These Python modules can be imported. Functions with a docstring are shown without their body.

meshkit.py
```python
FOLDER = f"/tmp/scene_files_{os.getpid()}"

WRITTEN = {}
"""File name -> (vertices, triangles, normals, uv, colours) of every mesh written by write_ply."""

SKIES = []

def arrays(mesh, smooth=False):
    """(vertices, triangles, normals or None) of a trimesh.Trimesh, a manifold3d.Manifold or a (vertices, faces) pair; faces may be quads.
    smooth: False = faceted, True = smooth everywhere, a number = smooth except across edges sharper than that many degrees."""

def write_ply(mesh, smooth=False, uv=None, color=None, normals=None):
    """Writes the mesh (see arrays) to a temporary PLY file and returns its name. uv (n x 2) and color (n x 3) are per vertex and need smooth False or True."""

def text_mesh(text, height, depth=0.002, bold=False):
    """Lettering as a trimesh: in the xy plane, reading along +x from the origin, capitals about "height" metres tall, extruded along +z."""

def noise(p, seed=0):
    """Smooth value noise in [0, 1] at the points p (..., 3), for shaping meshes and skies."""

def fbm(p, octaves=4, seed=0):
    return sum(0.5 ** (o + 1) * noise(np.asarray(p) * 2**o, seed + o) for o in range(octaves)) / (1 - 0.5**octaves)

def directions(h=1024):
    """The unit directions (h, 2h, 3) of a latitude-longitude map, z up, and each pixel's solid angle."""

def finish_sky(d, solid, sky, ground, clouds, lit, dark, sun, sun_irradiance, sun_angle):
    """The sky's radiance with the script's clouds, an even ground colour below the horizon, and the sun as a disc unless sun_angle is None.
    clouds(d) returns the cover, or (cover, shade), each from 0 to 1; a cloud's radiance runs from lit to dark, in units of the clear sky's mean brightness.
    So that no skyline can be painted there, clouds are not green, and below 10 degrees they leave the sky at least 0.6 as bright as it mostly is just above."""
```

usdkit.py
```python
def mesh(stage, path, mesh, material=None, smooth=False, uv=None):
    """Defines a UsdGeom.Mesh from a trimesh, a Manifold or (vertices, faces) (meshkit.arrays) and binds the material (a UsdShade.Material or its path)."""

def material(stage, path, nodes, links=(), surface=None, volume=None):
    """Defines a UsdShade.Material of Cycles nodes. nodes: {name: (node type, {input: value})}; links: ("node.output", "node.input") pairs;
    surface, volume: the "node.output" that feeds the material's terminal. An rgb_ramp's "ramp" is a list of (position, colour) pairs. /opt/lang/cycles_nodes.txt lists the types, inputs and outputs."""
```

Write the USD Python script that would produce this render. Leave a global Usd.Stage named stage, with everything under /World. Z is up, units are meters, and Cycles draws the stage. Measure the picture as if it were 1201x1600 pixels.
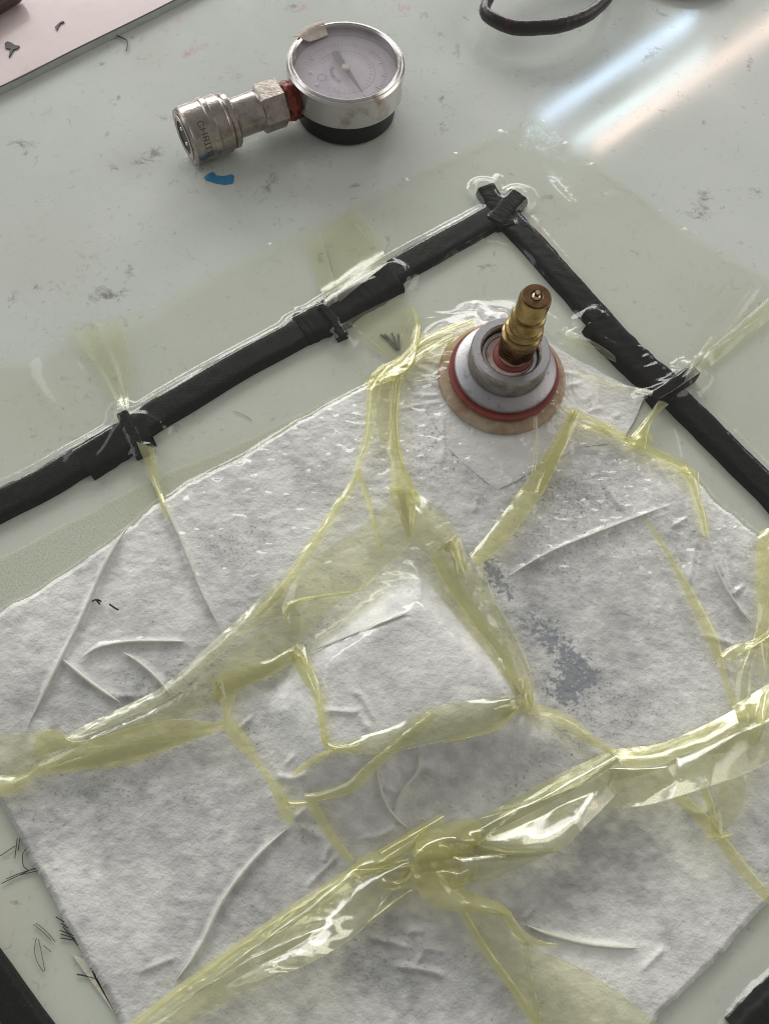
import math, numpy as np, trimesh, usdkit, meshkit
from scipy import ndimage
from scipy.interpolate import LinearNDInterpolator, CubicSpline, PchipInterpolator
from shapely.geometry import Polygon, Point
from shapely import contains_xy
from pxr import Usd, UsdGeom, UsdLux, UsdShade, Gf, Sdf, Vt

stage = Usd.Stage.CreateInMemory()
UsdGeom.SetStageUpAxis(stage, 'Z'); UsdGeom.SetStageMetersPerUnit(stage, 1.0)
UsdGeom.Xform.Define(stage, '/World'); UsdGeom.Scope.Define(stage, '/World/Looks')

# ------------------------------------------------------------------ camera
F, CX, CY, H = 1200.0, 600.5, 800.0, 0.345
_n = np.array([(540 - CX) / F, (1276 - CY) / F, 1.0]); _n /= np.linalg.norm(_n)
_u = -_n; _f = np.array([0, 0, 1.0]); _y = _f - (_f @ _n) * _n; _y /= np.linalg.norm(_y); _x = np.cross(_y, _u)
R = np.array([_x, _y, _u])
EYE = np.array([0, 0, H])
def P(px, py, z=0.0):
    d = R @ np.array([(px - CX) / F, (py - CY) / F, 1.0]); return EYE + d * ((z - H) / d[2])
def to_photo(p):
    d = (np.asarray(p, float) - EYE) @ R
    return np.stack([CX + F * d[..., 0] / d[..., 2], CY + F * d[..., 1] / d[..., 2]], -1)
cam = UsdGeom.Camera.Define(stage, '/World/camera')
cam.CreateHorizontalApertureAttr(24.0); cam.CreateVerticalApertureAttr(32.0)
cam.CreateFocalLengthAttr(24.0 * F / 1201.0); cam.CreateClippingRangeAttr(Gf.Vec2f(0.01, 50))
r_, u_, b_ = R @ [1, 0, 0], R @ [0, -1, 0], R @ [0, 0, -1]
cam.AddTransformOp().Set(Gf.Matrix4d(*r_, 0, *u_, 0, *b_, 0, *EYE, 1))
cam.CreateExposureAttr(-0.07)

# ------------------------------------------------------------------ light
def rect(name, pos, target, w, h, inten, col, spin=0.0):
    l = UsdLux.RectLight.Define(stage, '/World/' + name)
    pos, target = np.array(pos, float), np.array(target, float)
    b = pos - target; b /= np.linalg.norm(b)
    x = np.cross([0, 0, 1.0], b)
    x = np.array([1.0, 0, 0]) if np.linalg.norm(x) < 1e-6 else x / np.linalg.norm(x)
    y = np.cross(b, x)
    c, s = math.cos(spin), math.sin(spin); x, y = c * x + s * y, c * y - s * x
    l.AddTransformOp().Set(Gf.Matrix4d(*x, 0, *y, 0, *b, 0, *pos, 1))
    l.CreateWidthAttr(w); l.CreateHeightAttr(h); l.CreateIntensityAttr(inten); l.CreateColorAttr(Gf.Vec3f(*col))
    return l
rect('window_light', (-1.3, 4.5, 1.78), (0, 0.25, 0), 5.6, 1.6, 8.0, (1.0, 0.99, 0.96))
rect('left_window_light', (-2.2, 0.8, 1.35), (0, 0.2, 0), 1.9, 1.2, 1.7, (0.96, 0.98, 1.0))
rect('right_window_light', (2.2, 1.0, 1.35), (0, 0.2, 0), 1.9, 1.2, 2.0, (1.0, 0.95, 0.9))
# three long narrow strips of light whose mirror images lie on the worktop at the upper right
def strip(name, a, b, w, inten, col, hgt=1.8):
    def up(q):
        p = P(*q); d = p - EYE; d[2] = -d[2]; return p + d * (hgt / d[2])
    A, B = up(a), up(b); mid = (A + B) / 2; L = np.linalg.norm(B - A)
    l = UsdLux.RectLight.Define(stage, '/World/' + name)
    x = (B - A) / L; z = np.array([0, 0, 1.0]); y = np.cross(z, x)
    l.AddTransformOp().Set(Gf.Matrix4d(*x, 0, *y, 0, *z, 0, *mid, 1))
    l.CreateWidthAttr(L); l.CreateHeightAttr(w); l.CreateIntensityAttr(inten); l.CreateColorAttr(Gf.Vec3f(*col))
strip('strip_light', (838, 190), (1085, 25), 0.05, 22.0, (0.55, 0.75, 1.0))
strip('strip_light_001', (895, 225), (1105, 80), 0.05, 15.0, (0.75, 0.95, 1.0))
strip('strip_light_002', (925, 232), (1240, 15), 0.05, 17.0, (1.0, 0.70, 0.58))

# ------------------------------------------------------------------ materials
def mat(name, nodes, links=(), surface='p.BSDF'):
    return usdkit.material(stage, '/World/Looks/' + name, nodes, links, surface)
dome = UsdLux.DomeLight.Define(stage, '/World/room_light'); dome.CreateIntensityAttr(1.0)
dm = mat('room_glow', {'b': ('background_shader', {'color': (1.0, 0.985, 0.955), 'strength': 0.28})}, surface='b.background')
UsdShade.MaterialBindingAPI.Apply(dome.GetPrim()).Bind(dm)

def plain(name, col, rough=0.5, metal=0.0, nscale=0, namp=0.0, col2=None, nthr=(0.4, 0.7), spec=0.5, bump_scale=0, bump=0.0, detail=4, coat=0.0, bump_dist=0.001):
    nodes = {'p': ('principled_bsdf', {'base_color': col, 'roughness': rough, 'metallic': metal, 'specular_ior_level': spec, 'coat_weight': coat}),
             'g': ('texture_coordinate', {})}
    links = []
    if col2 is not None:
        nodes['n'] = ('noise_texture', {'scale': nscale, 'detail': detail, 'roughness': 0.65})
        nodes['r'] = ('rgb_ramp', {'ramp': [(nthr[0], col), (nthr[1], col2)]})
        links += [('g.object', 'n.vector'), ('n.fac', 'r.fac'), ('r.color', 'p.base_color')]
    if bump:
        nodes['bn'] = ('noise_texture', {'scale': bump_scale, 'detail': 3})
        nodes['b'] = ('bump', {'strength': bump, 'distance': bump_dist})
        links += [('g.object', 'bn.vector'), ('bn.fac', 'b.height'), ('b.normal', 'p.normal')]
    return mat(name, nodes, links)

def film_mat(name, tint, haze, ior=1.5, rough=0.06, bump=0.15, bscale=90, hazecol=(0.75, 0.74, 0.6)):
    nodes = {'t': ('transparent_bsdf', {'color': tint}), 'd': ('diffuse_bsdf', {'color': hazecol}), 'tl': ('translucent_bsdf', {'color': hazecol}),
             'h': ('mix_closure', {'fac': 0.5}), 'm': ('mix_closure', {'fac': haze}), 'gl': ('glossy_bsdf', {'color': (1, 1, 1), 'roughness': rough}),
             'f': ('layer_weight', {'blend': 0.5}), 'pw': ('math', {'math_type': 'power', 'value2': 5.0}), 'ma': ('math', {'math_type': 'multiply_add', 'value2': 0.9, 'value3': 2 * ((ior - 1) / (ior + 1)) ** 2}), 's': ('mix_closure', {}), 'g': ('geometry', {}), 'n': ('noise_texture', {'scale': bscale, 'detail': 3}),
             'b': ('bump', {'strength': bump, 'distance': 0.002})}
    links = [('d.BSDF', 'h.closure1'), ('tl.BSDF', 'h.closure2'), ('t.BSDF', 'm.closure1'), ('h.closure', 'm.closure2'),
             ('g.position', 'n.vector'), ('n.fac', 'b.height'), ('b.normal', 'gl.normal'), ('b.normal', 'f.normal'),
             ('f.facing', 'pw.value1'), ('pw.value', 'ma.value1'), ('ma.value', 's.fac'), ('m.closure', 's.closure1'), ('gl.BSDF', 's.closure2')]
    return mat(name, nodes, links, 's.closure')
M_film = film_mat('bagging_film', (0.998, 1.0, 0.962), 0.008, ior=1.34, rough=0.13)
M_faint = film_mat('flat_fold_film', (0.998, 0.998, 0.94), 0.06, ior=1.35, rough=0.2, bump=0.1)
M_pleat = film_mat('pleated_film', (0.995, 0.99, 0.845), 0.15, ior=1.46, rough=0.13, bump=0.12, bscale=60, hazecol=(0.99, 0.975, 0.60))
M_pale = film_mat('pale_film', (0.992, 0.993, 0.91), 0.085, ior=1.50, rough=0.13, bump=0.1, bscale=50, hazecol=(0.95, 0.945, 0.66))

M_top = mat('worktop_glass', {
    'a': ('attribute', {'attribute': 'marks'}), 'sep': ('separate_color', {}), 'g': ('geometry', {}),
    'n1': ('noise_texture', {'scale': 7, 'detail': 5, 'roughness': 0.6}), 'base': ('rgb_ramp', {'ramp': [(0.3, (0.555, 0.59, 0.535)), (0.7, (0.64, 0.665, 0.63))]}),
    'n2': ('noise_texture', {'scale': 330, 'detail': 5, 'roughness': 0.7}), 'n3': ('noise_texture', {'scale': 160, 'detail': 6, 'roughness': 0.75, 'distortion': 1.2}),
    'mp': ('math', {'math_type': 'multiply_add', 'value2': 2.2, 'value3': -1.52}), 'mp2': ('math', {'math_type': 'add'}), 'mp3': ('clamp', {}),
    'md': ('math', {'math_type': 'multiply_add', 'value2': 3.4, 'value3': -2.0}), 'md2': ('math', {'math_type': 'add'}), 'md3': ('clamp', {'max': 0.75}),
    'c1': ('mix_color', {'b': (0.62, 0.30, 0.36)}), 'c2': ('mix_color', {'b': (0.16, 0.155, 0.15)}), 'c3': ('mix_color', {'b': (0.52, 0.49, 0.42)}),
    'mb': ('math', {'math_type': 'multiply'}), 'rr': ('map_range', {'from_min': 0.3, 'from_max': 0.7, 'to_min': 0.055, 'to_max': 0.12}),
    'p': ('principled_bsdf', {'roughness': 0.16, 'specular_ior_level': 0.45})},
    [('a.color', 'sep.color'), ('g.position', 'n1.vector'), ('g.position', 'n2.vector'), ('g.position', 'n3.vector'), ('n1.fac', 'base.fac'),
     ('n2.fac', 'mp.value1'), ('mp.value', 'mp2.value1'), ('sep.r', 'mp2.value2'), ('mp2.value', 'mp3.value'),
     ('n3.fac', 'md.value1'), ('md.value', 'md2.value1'), ('sep.g', 'md2.value2'), ('md2.value', 'md3.value'),
     ('base.color', 'c3.a'), ('n3.fac', 'mb.value1'), ('sep.b', 'mb.value2'), ('mb.value', 'c3.fac'),
     ('c3.result', 'c1.a'), ('mp3.result', 'c1.fac'), ('c1.result', 'c2.a'), ('md3.result', 'c2.fac'), ('c2.result', 'p.base_color'),
     ('n1.fac', 'rr.value'), ('rr.result', 'p.roughness')])
M_breather = mat('breather_cloth', {
    'a': ('attribute', {'attribute': 'marks'}), 'sep': ('separate_color', {}), 'g': ('geometry', {}),
    'n1': ('noise_texture', {'scale': 650, 'detail': 4, 'roughness': 0.7}), 'n2': ('noise_texture', {'scale': 420, 'detail': 6, 'roughness': 0.72}),
    'w': ('mix_color', {'a': (0.87, 0.865, 0.89), 'b': (0.37, 0.37, 0.40)}),
    'x': ('math', {'math_type': 'multiply_add', 'value2': 8.0, 'value3': -5.2}), 'x2': ('math', {'math_type': 'add'}), 'x3': ('clamp', {'max': 0.8}),
    'sp': ('mix_color', {'b': (0.20, 0.21, 0.225)}),
    'y': ('math', {'math_type': 'multiply_add', 'value2': 14.0, 'value3': -9.2}), 'y2': ('math', {'math_type': 'add'}), 'y3': ('clamp', {'max': 0.9}),
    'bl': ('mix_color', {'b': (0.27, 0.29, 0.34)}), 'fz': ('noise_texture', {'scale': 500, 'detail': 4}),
    'b': ('bump', {'strength': 0.75, 'distance': 0.0008}), 'p': ('principled_bsdf', {'roughness': 0.85, 'specular_ior_level': 0.2})},
    [('a.color', 'sep.color'), ('g.position', 'n1.vector'), ('g.position', 'n2.vector'), ('g.position', 'fz.vector'),
     ('sep.r', 'w.fac'), ('n1.fac', 'x.value1'), ('x.value', 'x2.value1'), ('sep.g', 'x2.value2'), ('x2.value', 'x3.value'),
     ('w.result', 'sp.a'), ('x3.result', 'sp.fac'), ('n2.fac', 'y.value1'), ('y.value', 'y2.value1'), ('sep.b', 'y2.value2'), ('y2.value', 'y3.value'),
     ('sp.result', 'bl.a'), ('y3.result', 'bl.fac'), ('bl.result', 'p.base_color'), ('fz.fac', 'b.height'), ('b.normal', 'p.normal')])
M_black = plain('sealant_tape_black', (0.003, 0.003, 0.0035), 0.36, nscale=800, col2=(0.026, 0.026, 0.032), nthr=(0.60, 0.70), bump_scale=2200, bump=0.35, spec=0.12)
M_black2 = plain('sealant_patch_black', (0.003, 0.003, 0.0035), 0.5, nscale=90, col2=(0.009, 0.0085, 0.009), bump_scale=120, bump=0.25, spec=0.12)
M_caseblack = plain('gauge_black', (0.013, 0.012, 0.012), 0.45, bump_scale=400, bump=0.1)
M_chrome = plain('worn_chrome', (0.60, 0.58, 0.565), 0.25, 1.0, nscale=70, col2=(0.40, 0.31, 0.25), nthr=(0.54, 0.70), bump_scale=90, bump=0.06)
M_steel = plain('dull_nickel', (0.44, 0.395, 0.355), 0.30, 1.0, nscale=160, col2=(0.25, 0.205, 0.18), nthr=(0.45, 0.72), bump_scale=600, bump=0.12)
M_dark = plain('bore_black', (0.006, 0.006, 0.006), 0.5)
M_groove = plain('engraved_dark', (0.10, 0.085, 0.075), 0.5, 0.6)
M_bead = plain('bright_ball', (0.8, 0.78, 0.75), 0.15, 1.0)
M_redseal = plain('red_sealant', (0.27, 0.045, 0.03), 0.45, nscale=140, col2=(0.10, 0.035, 0.025), nthr=(0.5, 0.7), bump_scale=200, bump=0.4)
M_alu = plain('machined_aluminium', (0.40, 0.39, 0.40), 0.48, 1.0, nscale=260, col2=(0.25, 0.235, 0.235), nthr=(0.56, 0.72), bump_scale=800, bump=0.1)
M_knurl = mat('knurled_aluminium', {'p': ('principled_bsdf', {'base_color': (0.42, 0.39, 0.36), 'metallic': 1.0, 'roughness': 0.38}), 'g': ('texture_coordinate', {}),
    'n': ('noise_texture', {'scale': 150, 'detail': 4}), 'r': ('rgb_ramp', {'ramp': [(0.4, (0.46, 0.43, 0.40)), (0.7, (0.25, 0.22, 0.20))]})},
    [('g.object', 'n.vector'), ('n.fac', 'r.fac'), ('r.color', 'p.base_color')])
M_redrubber = plain('red_silicone', (0.26, 0.055, 0.045), 0.5, nscale=90, col2=(0.16, 0.045, 0.035), nthr=(0.5, 0.75))
M_flange = plain('stained_flange', (0.46, 0.37, 0.28), 0.5, 0.2, nscale=75, col2=(0.27, 0.14, 0.075), nthr=(0.40, 0.68), detail=7, bump_scale=150, bump=0.3)
M_brass = plain('tarnished_brass', (0.42, 0.30, 0.13), 0.30, 1.0, nscale=120, col2=(0.17, 0.10, 0.045), nthr=(0.42, 0.68), bump_scale=500, bump=0.1)
M_brassdark = plain('dark_brass', (0.20, 0.115, 0.055), 0.38, 1.0, nscale=150, col2=(0.09, 0.05, 0.03), nthr=(0.4, 0.7))
M_brassbright = plain('bright_brass', (0.72, 0.56, 0.33), 0.22, 1.0)
M_ptfe = plain('white_thread_seal', (0.62, 0.52, 0.48), 0.6, nscale=200, col2=(0.45, 0.25, 0.2))
M_dial = plain('dial_face', (0.76, 0.73, 0.77), 0.6, nscale=70, col2=(0.50, 0.49, 0.55), nthr=(0.45, 0.72), detail=5)
M_dialred = plain('dial_red', (0.50, 0.27, 0.27), 0.6)
M_ink = plain('dial_ink', (0.17, 0.17, 0.19), 0.6)
M_needle = plain('needle_grey', (0.07, 0.07, 0.075), 0.5)
M_hub = plain('hub_brass', (0.52, 0.46, 0.38), 0.4, 0.6)
M_lens = film_mat('gauge_lens', (0.96, 0.955, 0.96), 0.21, ior=1.33, rough=0.14, bump=0.05, hazecol=(0.80, 0.74, 0.77))
M_masking = plain('masking_tape', (0.50, 0.43, 0.37), 0.8, nscale=300, col2=(0.40, 0.34, 0.29), bump_scale=500, bump=0.3)
M_pink = mat('pink_plate', {'p': ('principled_bsdf', {'roughness': 0.22, 'specular_ior_level': 0.4}), 'g': ('geometry', {}),
    'n': ('noise_texture', {'scale': 30, 'detail': 8, 'roughness': 0.7}), 'r': ('rgb_ramp', {'ramp': [(0.30, (0.66, 0.53, 0.52)), (0.62, (0.72, 0.61, 0.59)), (0.70, (0.60, 0.54, 0.50))]}),
    'n2': ('noise_texture', {'scale': 210, 'detail': 5, 'roughness': 0.7, 'distortion': 1.5}), 'r2': ('rgb_ramp', {'ramp': [(0.66, (0, 0, 0)), (0.76, (0.7, 0.7, 0.7))]}), 'm': ('mix_color', {'b': (0.22, 0.17, 0.16)})},
    [('g.position', 'n.vector'), ('g.position', 'n2.vector'), ('n.fac', 'r.fac'), ('n2.fac', 'r2.fac'), ('r2.color', 'm.fac'), ('r.color', 'm.a'), ('m.result', 'p.base_color')])
M_glassedge = plain('ground_glass_edge', (0.50, 0.52, 0.49), 0.3, nscale=60, col2=(0.36, 0.37, 0.35), bump_scale=200, bump=0.2)
M_scissor = plain('painted_iron', (0.030, 0.024, 0.025), 0.38, nscale=130, col2=(0.20, 0.075, 0.08), nthr=(0.60, 0.78), bump_scale=300, bump=0.5)
M_tool = plain('brown_tool', (0.06, 0.035, 0.03), 0.35)
M_blue = plain('blue_tape', (0.045, 0.21, 0.40), 0.55, nscale=200, col2=(0.06, 0.27, 0.47))
M_fibre = plain('black_fibre', (0.016, 0.015, 0.016), 0.5)
M_grey = plain('grey_fibre', (0.10, 0.105, 0.10), 0.6)
M_cloth = plain('white_cloth', (0.70, 0.68, 0.62), 0.85, nscale=300, col2=(0.60, 0.57, 0.50), bump_scale=600, bump=0.4)
M_cord = plain('pinched_cord', (0.66, 0.65, 0.585), 0.42, nscale=250, col2=(0.58, 0.57, 0.51), bump_scale=500, bump=0.25, coat=0.5)
M_peel = mat('peel_ply', {'t': ('transparent_bsdf', {'color': (0.98, 0.98, 0.95)}), 'd': ('diffuse_bsdf', {'color': (0.80, 0.81, 0.75)}), 'g': ('geometry', {}), 'mpn': ('mapping', {'rotation': (0, 0, 0.75)}),
    'w': ('noise_texture', {'scale': 1300, 'detail': 3, 'roughness': 0.7}), 'r': ('map_range', {'from_min': 0.35, 'from_max': 0.65, 'to_min': 0.04, 'to_max': 0.36}), 's': ('mix_closure', {})},
    [('g.position', 'mpn.vector'), ('mpn.vector', 'w.vector'), ('w.fac', 'r.value'), ('r.result', 's.fac'), ('t.BSDF', 's.closure1'), ('d.BSDF', 's.closure2')], 's.closure')

# ------------------------------------------------------------------ object helpers
used = {}
def path_for(parent, name):
    base = '/World' if parent is None else str(parent.GetPath())
    k = (base, name); n = used.get(k, 0); used[k] = n + 1
    return f'{base}/{name}' if n == 0 else f'{base}/{name}_{n:03d}'
def tag(prim, label=None, cat=None, group=None, kind=None):
    prim = prim.GetPrim() if hasattr(prim, 'GetPrim') else prim
    for k, v in (('label', label), ('category', cat), ('group', group), ('kind', kind)):
        if v: prim.SetCustomDataByKey(k, v)
    return prim
def thing(name, label, cat, loc=(0, 0, 0), group=None):
    x = UsdGeom.Xform.Define(stage, path_for(None, name)); x.AddTranslateOp().Set(Gf.Vec3d(*map(float, loc)))
    tag(x, label, cat, group)
    x.GetPrim().loc = None
    ORIGIN[str(x.GetPath())] = np.array(loc, float)
    return x.GetPrim()
ORIGIN = {}
def obj(name, mesh, m, parent=None, smooth=35, marks=None):
    """World-space mesh as one prim under the thing (or part) parent, or under /World."""
    if isinstance(mesh, list): mesh = trimesh.util.concatenate(mesh)
    if isinstance(mesh, trimesh.Trimesh): v, f = np.array(mesh.vertices), np.array(mesh.faces)
    else: v, f = np.array(mesh[0], float), np.array(mesh[1], int)
    if parent is not None:
        top = '/'.join(str(parent.GetPath()).split('/')[:3]); v = v - ORIGIN.get(top, 0)
    p = usdkit.mesh(stage, path_for(parent, name), trimesh.Trimesh(v, f, process=False), m, smooth=smooth)
    if marks is not None:
        UsdGeom.PrimvarsAPI(p).CreatePrimvar('marks', Sdf.ValueTypeNames.Color3fArray, 'vertex').Set(Vt.Vec3fArray.FromNumpy(marks.astype(np.float32)))
    return p.GetPrim()
def lathe(prof, n=96):
    """Closed solid of revolution about z; prof = [(r, z)...] from the bottom axis to the top axis."""
    prof = [(0.0, prof[0][1])] + list(prof) + [(0.0, prof[-1][1])]
    v, f = [], []
    a = np.linspace(0, 2 * np.pi, n, endpoint=False)
    for r, z in prof: v += [(r * np.cos(t), r * np.sin(t), z) for t in a]
    for i in range(len(prof) - 1):
        for k in range(n):
            q = [i * n + k, i * n + (k + 1) % n, (i + 1) * n + (k + 1) % n, (i + 1) * n + k]
            if prof[i][0] > 0: f.append((q[0], q[1], q[2]))
            if prof[i + 1][0] > 0: f.append((q[0], q[2], q[3]))
    m = trimesh.Trimesh(v, f, process=True); m.remove_unreferenced_vertices(); return m
def ring(r0, r1, z0, z1, n=96, ch=0.0004):
    prof = [(r0, z0), (r1 - ch, z0), (r1, z0 + ch), (r1, z1 - ch), (r1 - ch, z1), (r0 + ch, z1), (r0, z1 - ch)]
    a = np.linspace(0, 2 * np.pi, n, endpoint=False); v, f = [], []
    for r, z in prof: v += [(r * np.cos(t), r * np.sin(t), z) for t in a]
    m = len(prof)
    for i in range(m):
        for k in range(n):
            q = [i * n + k, i * n + (k + 1) % n, ((i + 1) % m) * n + (k + 1) % n, ((i + 1) % m) * n + k]
            f += [(q[0], q[1], q[2]), (q[0], q[2], q[3])]
    return trimesh.Trimesh(v, f, process=False)
def moved(m, t): m = m.copy(); m.apply_translation(t); return m
def tube(pts, rad, n=8, squash=1.0):
    pts = np.array(pts, float); rad = np.broadcast_to(rad, len(pts)); v, f = [], []
    T = np.gradient(pts, axis=0); T /= np.linalg.norm(T, axis=1, keepdims=True)
    for p, t, r in zip(pts, T, rad):
        s = np.cross(t, [0, 0, 1.0]); s = s / np.linalg.norm(s) if np.linalg.norm(s) > 1e-6 else np.array([1.0, 0, 0]); u = np.cross(s, t)
        for k in range(n):
            a = 2 * np.pi * k / n; v.append(p + r * (math.cos(a) * s + squash * math.sin(a) * u))
    m = len(pts)
    for i in range(m - 1):
        for k in range(n):
            q = [i * n + k, i * n + (k + 1) % n, (i + 1) * n + (k + 1) % n, (i + 1) * n + k]
            f += [(q[0], q[2], q[1]), (q[0], q[3], q[2])]
    v += [pts[0], pts[-1]]
    for k in range(n): f += [(m * n, k, (k + 1) % n), (m * n + 1, (m - 1) * n + (k + 1) % n, (m - 1) * n + k)]
    return trimesh.Trimesh(v, f, process=False)
def spline(pts, n):
    pts = np.array(pts, float)
    if len(pts) < 3: return np.linspace(0, 1, n)[:, None] * (pts[-1] - pts[0]) + pts[0]
    s = np.r_[0, np.cumsum(np.linalg.norm(np.diff(pts, axis=0), axis=1))]
    return PchipInterpolator(s / s[-1], pts)(np.linspace(0, 1, n))
def smooth01(x): x = np.clip(x, 0, 1); return x * x * (3 - 2 * x)
def fbm2(x, y, fx, fy, seed, oct=4):
    return meshkit.fbm(np.stack([x * fx, y * fy, np.full_like(x, seed * 1.37)], -1), oct, seed) - 0.5

# ------------------------------------------------------------------ height field of what lies under the film
STEP = 0.0009
gx = np.arange(-0.275, 0.275, STEP); gy = np.arange(-0.130, 0.440, STEP)
X, Y = np.meshgrid(gx, gy)
FLAT = np.stack([X, Y], -1)
def dist_line(pts):
    """Distance of every grid point to a polyline (world xy), and the arc parameter 0..1 of the nearest point."""
    pts = np.array(pts)[:, :2]; best = np.full(X.shape, 9.0); par = np.zeros(X.shape)
    seg = np.linalg.norm(np.diff(pts, axis=0), axis=1); cum = np.r_[0, np.cumsum(seg)]
    pad = 0.03
    i0, i1 = np.searchsorted(gx, [pts[:, 0].min() - pad, pts[:, 0].max() + pad]); j0, j1 = np.searchsorted(gy, [pts[:, 1].min() - pad, pts[:, 1].max() + pad])
    xs, ys = X[j0:j1, i0:i1], Y[j0:j1, i0:i1]; bb, pp = best[j0:j1, i0:i1], par[j0:j1, i0:i1]
    for k in range(len(pts) - 1):
        a, d = pts[k], pts[k + 1] - pts[k]; L2 = max(d @ d, 1e-12)
        t = np.clip(((xs - a[0]) * d[0] + (ys - a[1]) * d[1]) / L2, 0, 1)
        q = np.hypot(xs - a[0] - t * d[0], ys - a[1] - t * d[1]); near = q < bb
        bb[near] = q[near]; pp[near] = ((cum[k] + t * seg[k]) / cum[-1])[near]
    return best, par
def inside_dist(poly):
    """Signed distance (positive inside) of the grid to a polygon in world xy."""
    poly = np.array(poly)[:, :2]; d, _ = dist_far(np.vstack([poly, poly[:1]]))
    return np.where(contains_xy(Polygon(poly), X, Y), d, -d)
def dist_far(pts):
    best = np.full(X.shape, 9.0)
    for k in range(len(pts) - 1):
        a, d = pts[k], pts[k + 1] - pts[k]; L2 = max(d @ d, 1e-12)
        t = np.clip(((X - a[0]) * d[0] + (Y - a[1]) * d[1]) / L2, 0, 1)
        best = np.minimum(best, np.hypot(X - a[0] - t * d[0], Y - a[1] - t * d[1]))
    return best, None
def wp(pts, z=0.0): return np.array([P(a, b, z) for a, b in pts])

BREATHER = wp([(-60, 1000), (0, 958), (60, 922), (150, 862), (190, 832), (240, 790), (312, 745), (380, 712), (470, 655), (575, 600), (640, 560), (720, 560), (800, 560), (895, 645), (985, 690), (1075, 733),
               (1112, 778), (1180, 832), (1300, 920), (1330, 1290), (1201, 1412), (1168, 1448), (1100, 1520), (1030, 1592), (985, 1660), (215, 1660), (185, 1600), (150, 1530), (100, 1440), (50, 1350), (0, 1257), (-60, 1160)], 0.002)
PATCH = wp([(618, 566), (660, 522), (745, 463), (800, 490), (880, 545), (945, 580), (1010, 612), (1000, 640), (975, 690), (900, 700), (775, 768), (700, 700)], 0.003)
VALVE = np.array([*P(784, 588, 0.006)[:2]])

def crumple(poly, seed):
    """Slightly ragged outline."""
    poly = np.array(poly)[:, :2]; out = []
    rng = np.random.default_rng(seed)
    for a, b in zip(poly, np.roll(poly, -1, 0)):
        n = max(2, int(np.linalg.norm(b - a) / 0.006))
        for k in range(n):
            out.append(a + (b - a) * k / n + rng.normal(0, 0.00035, 2))
    return np.array(out)
BREATHER_E, PATCH_E = crumple(BREATHER, 3), crumple(PATCH, 4)
db = inside_dist(BREATHER_E); dp = inside_dist(PATCH_E)

# raised block under the cloth
FOOT = np.array([P(a, b, 0.004)[:2] for a, b in [(395, 1098), (640, 850), (845, 1098), (945, 1178), (545, 1347), (440, 1258)]])
TOP = np.array([P(a, b, 0.022)[:2] for a, b in [(512, 1030), (662, 948), (800, 1085), (528, 1166)]])
df, dt = inside_dist(FOOT), inside_dist(TOP)
blk = np.where(dt >= 0, 1.0, np.where(df <= 0, 0.0, df / np.maximum(df - np.minimum(dt, 0), 1e-9)))
blk = 0.018 * ndimage.gaussian_filter(smooth01(blk * 0.85 + 0.15 * blk ** 2), 3.0)

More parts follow.
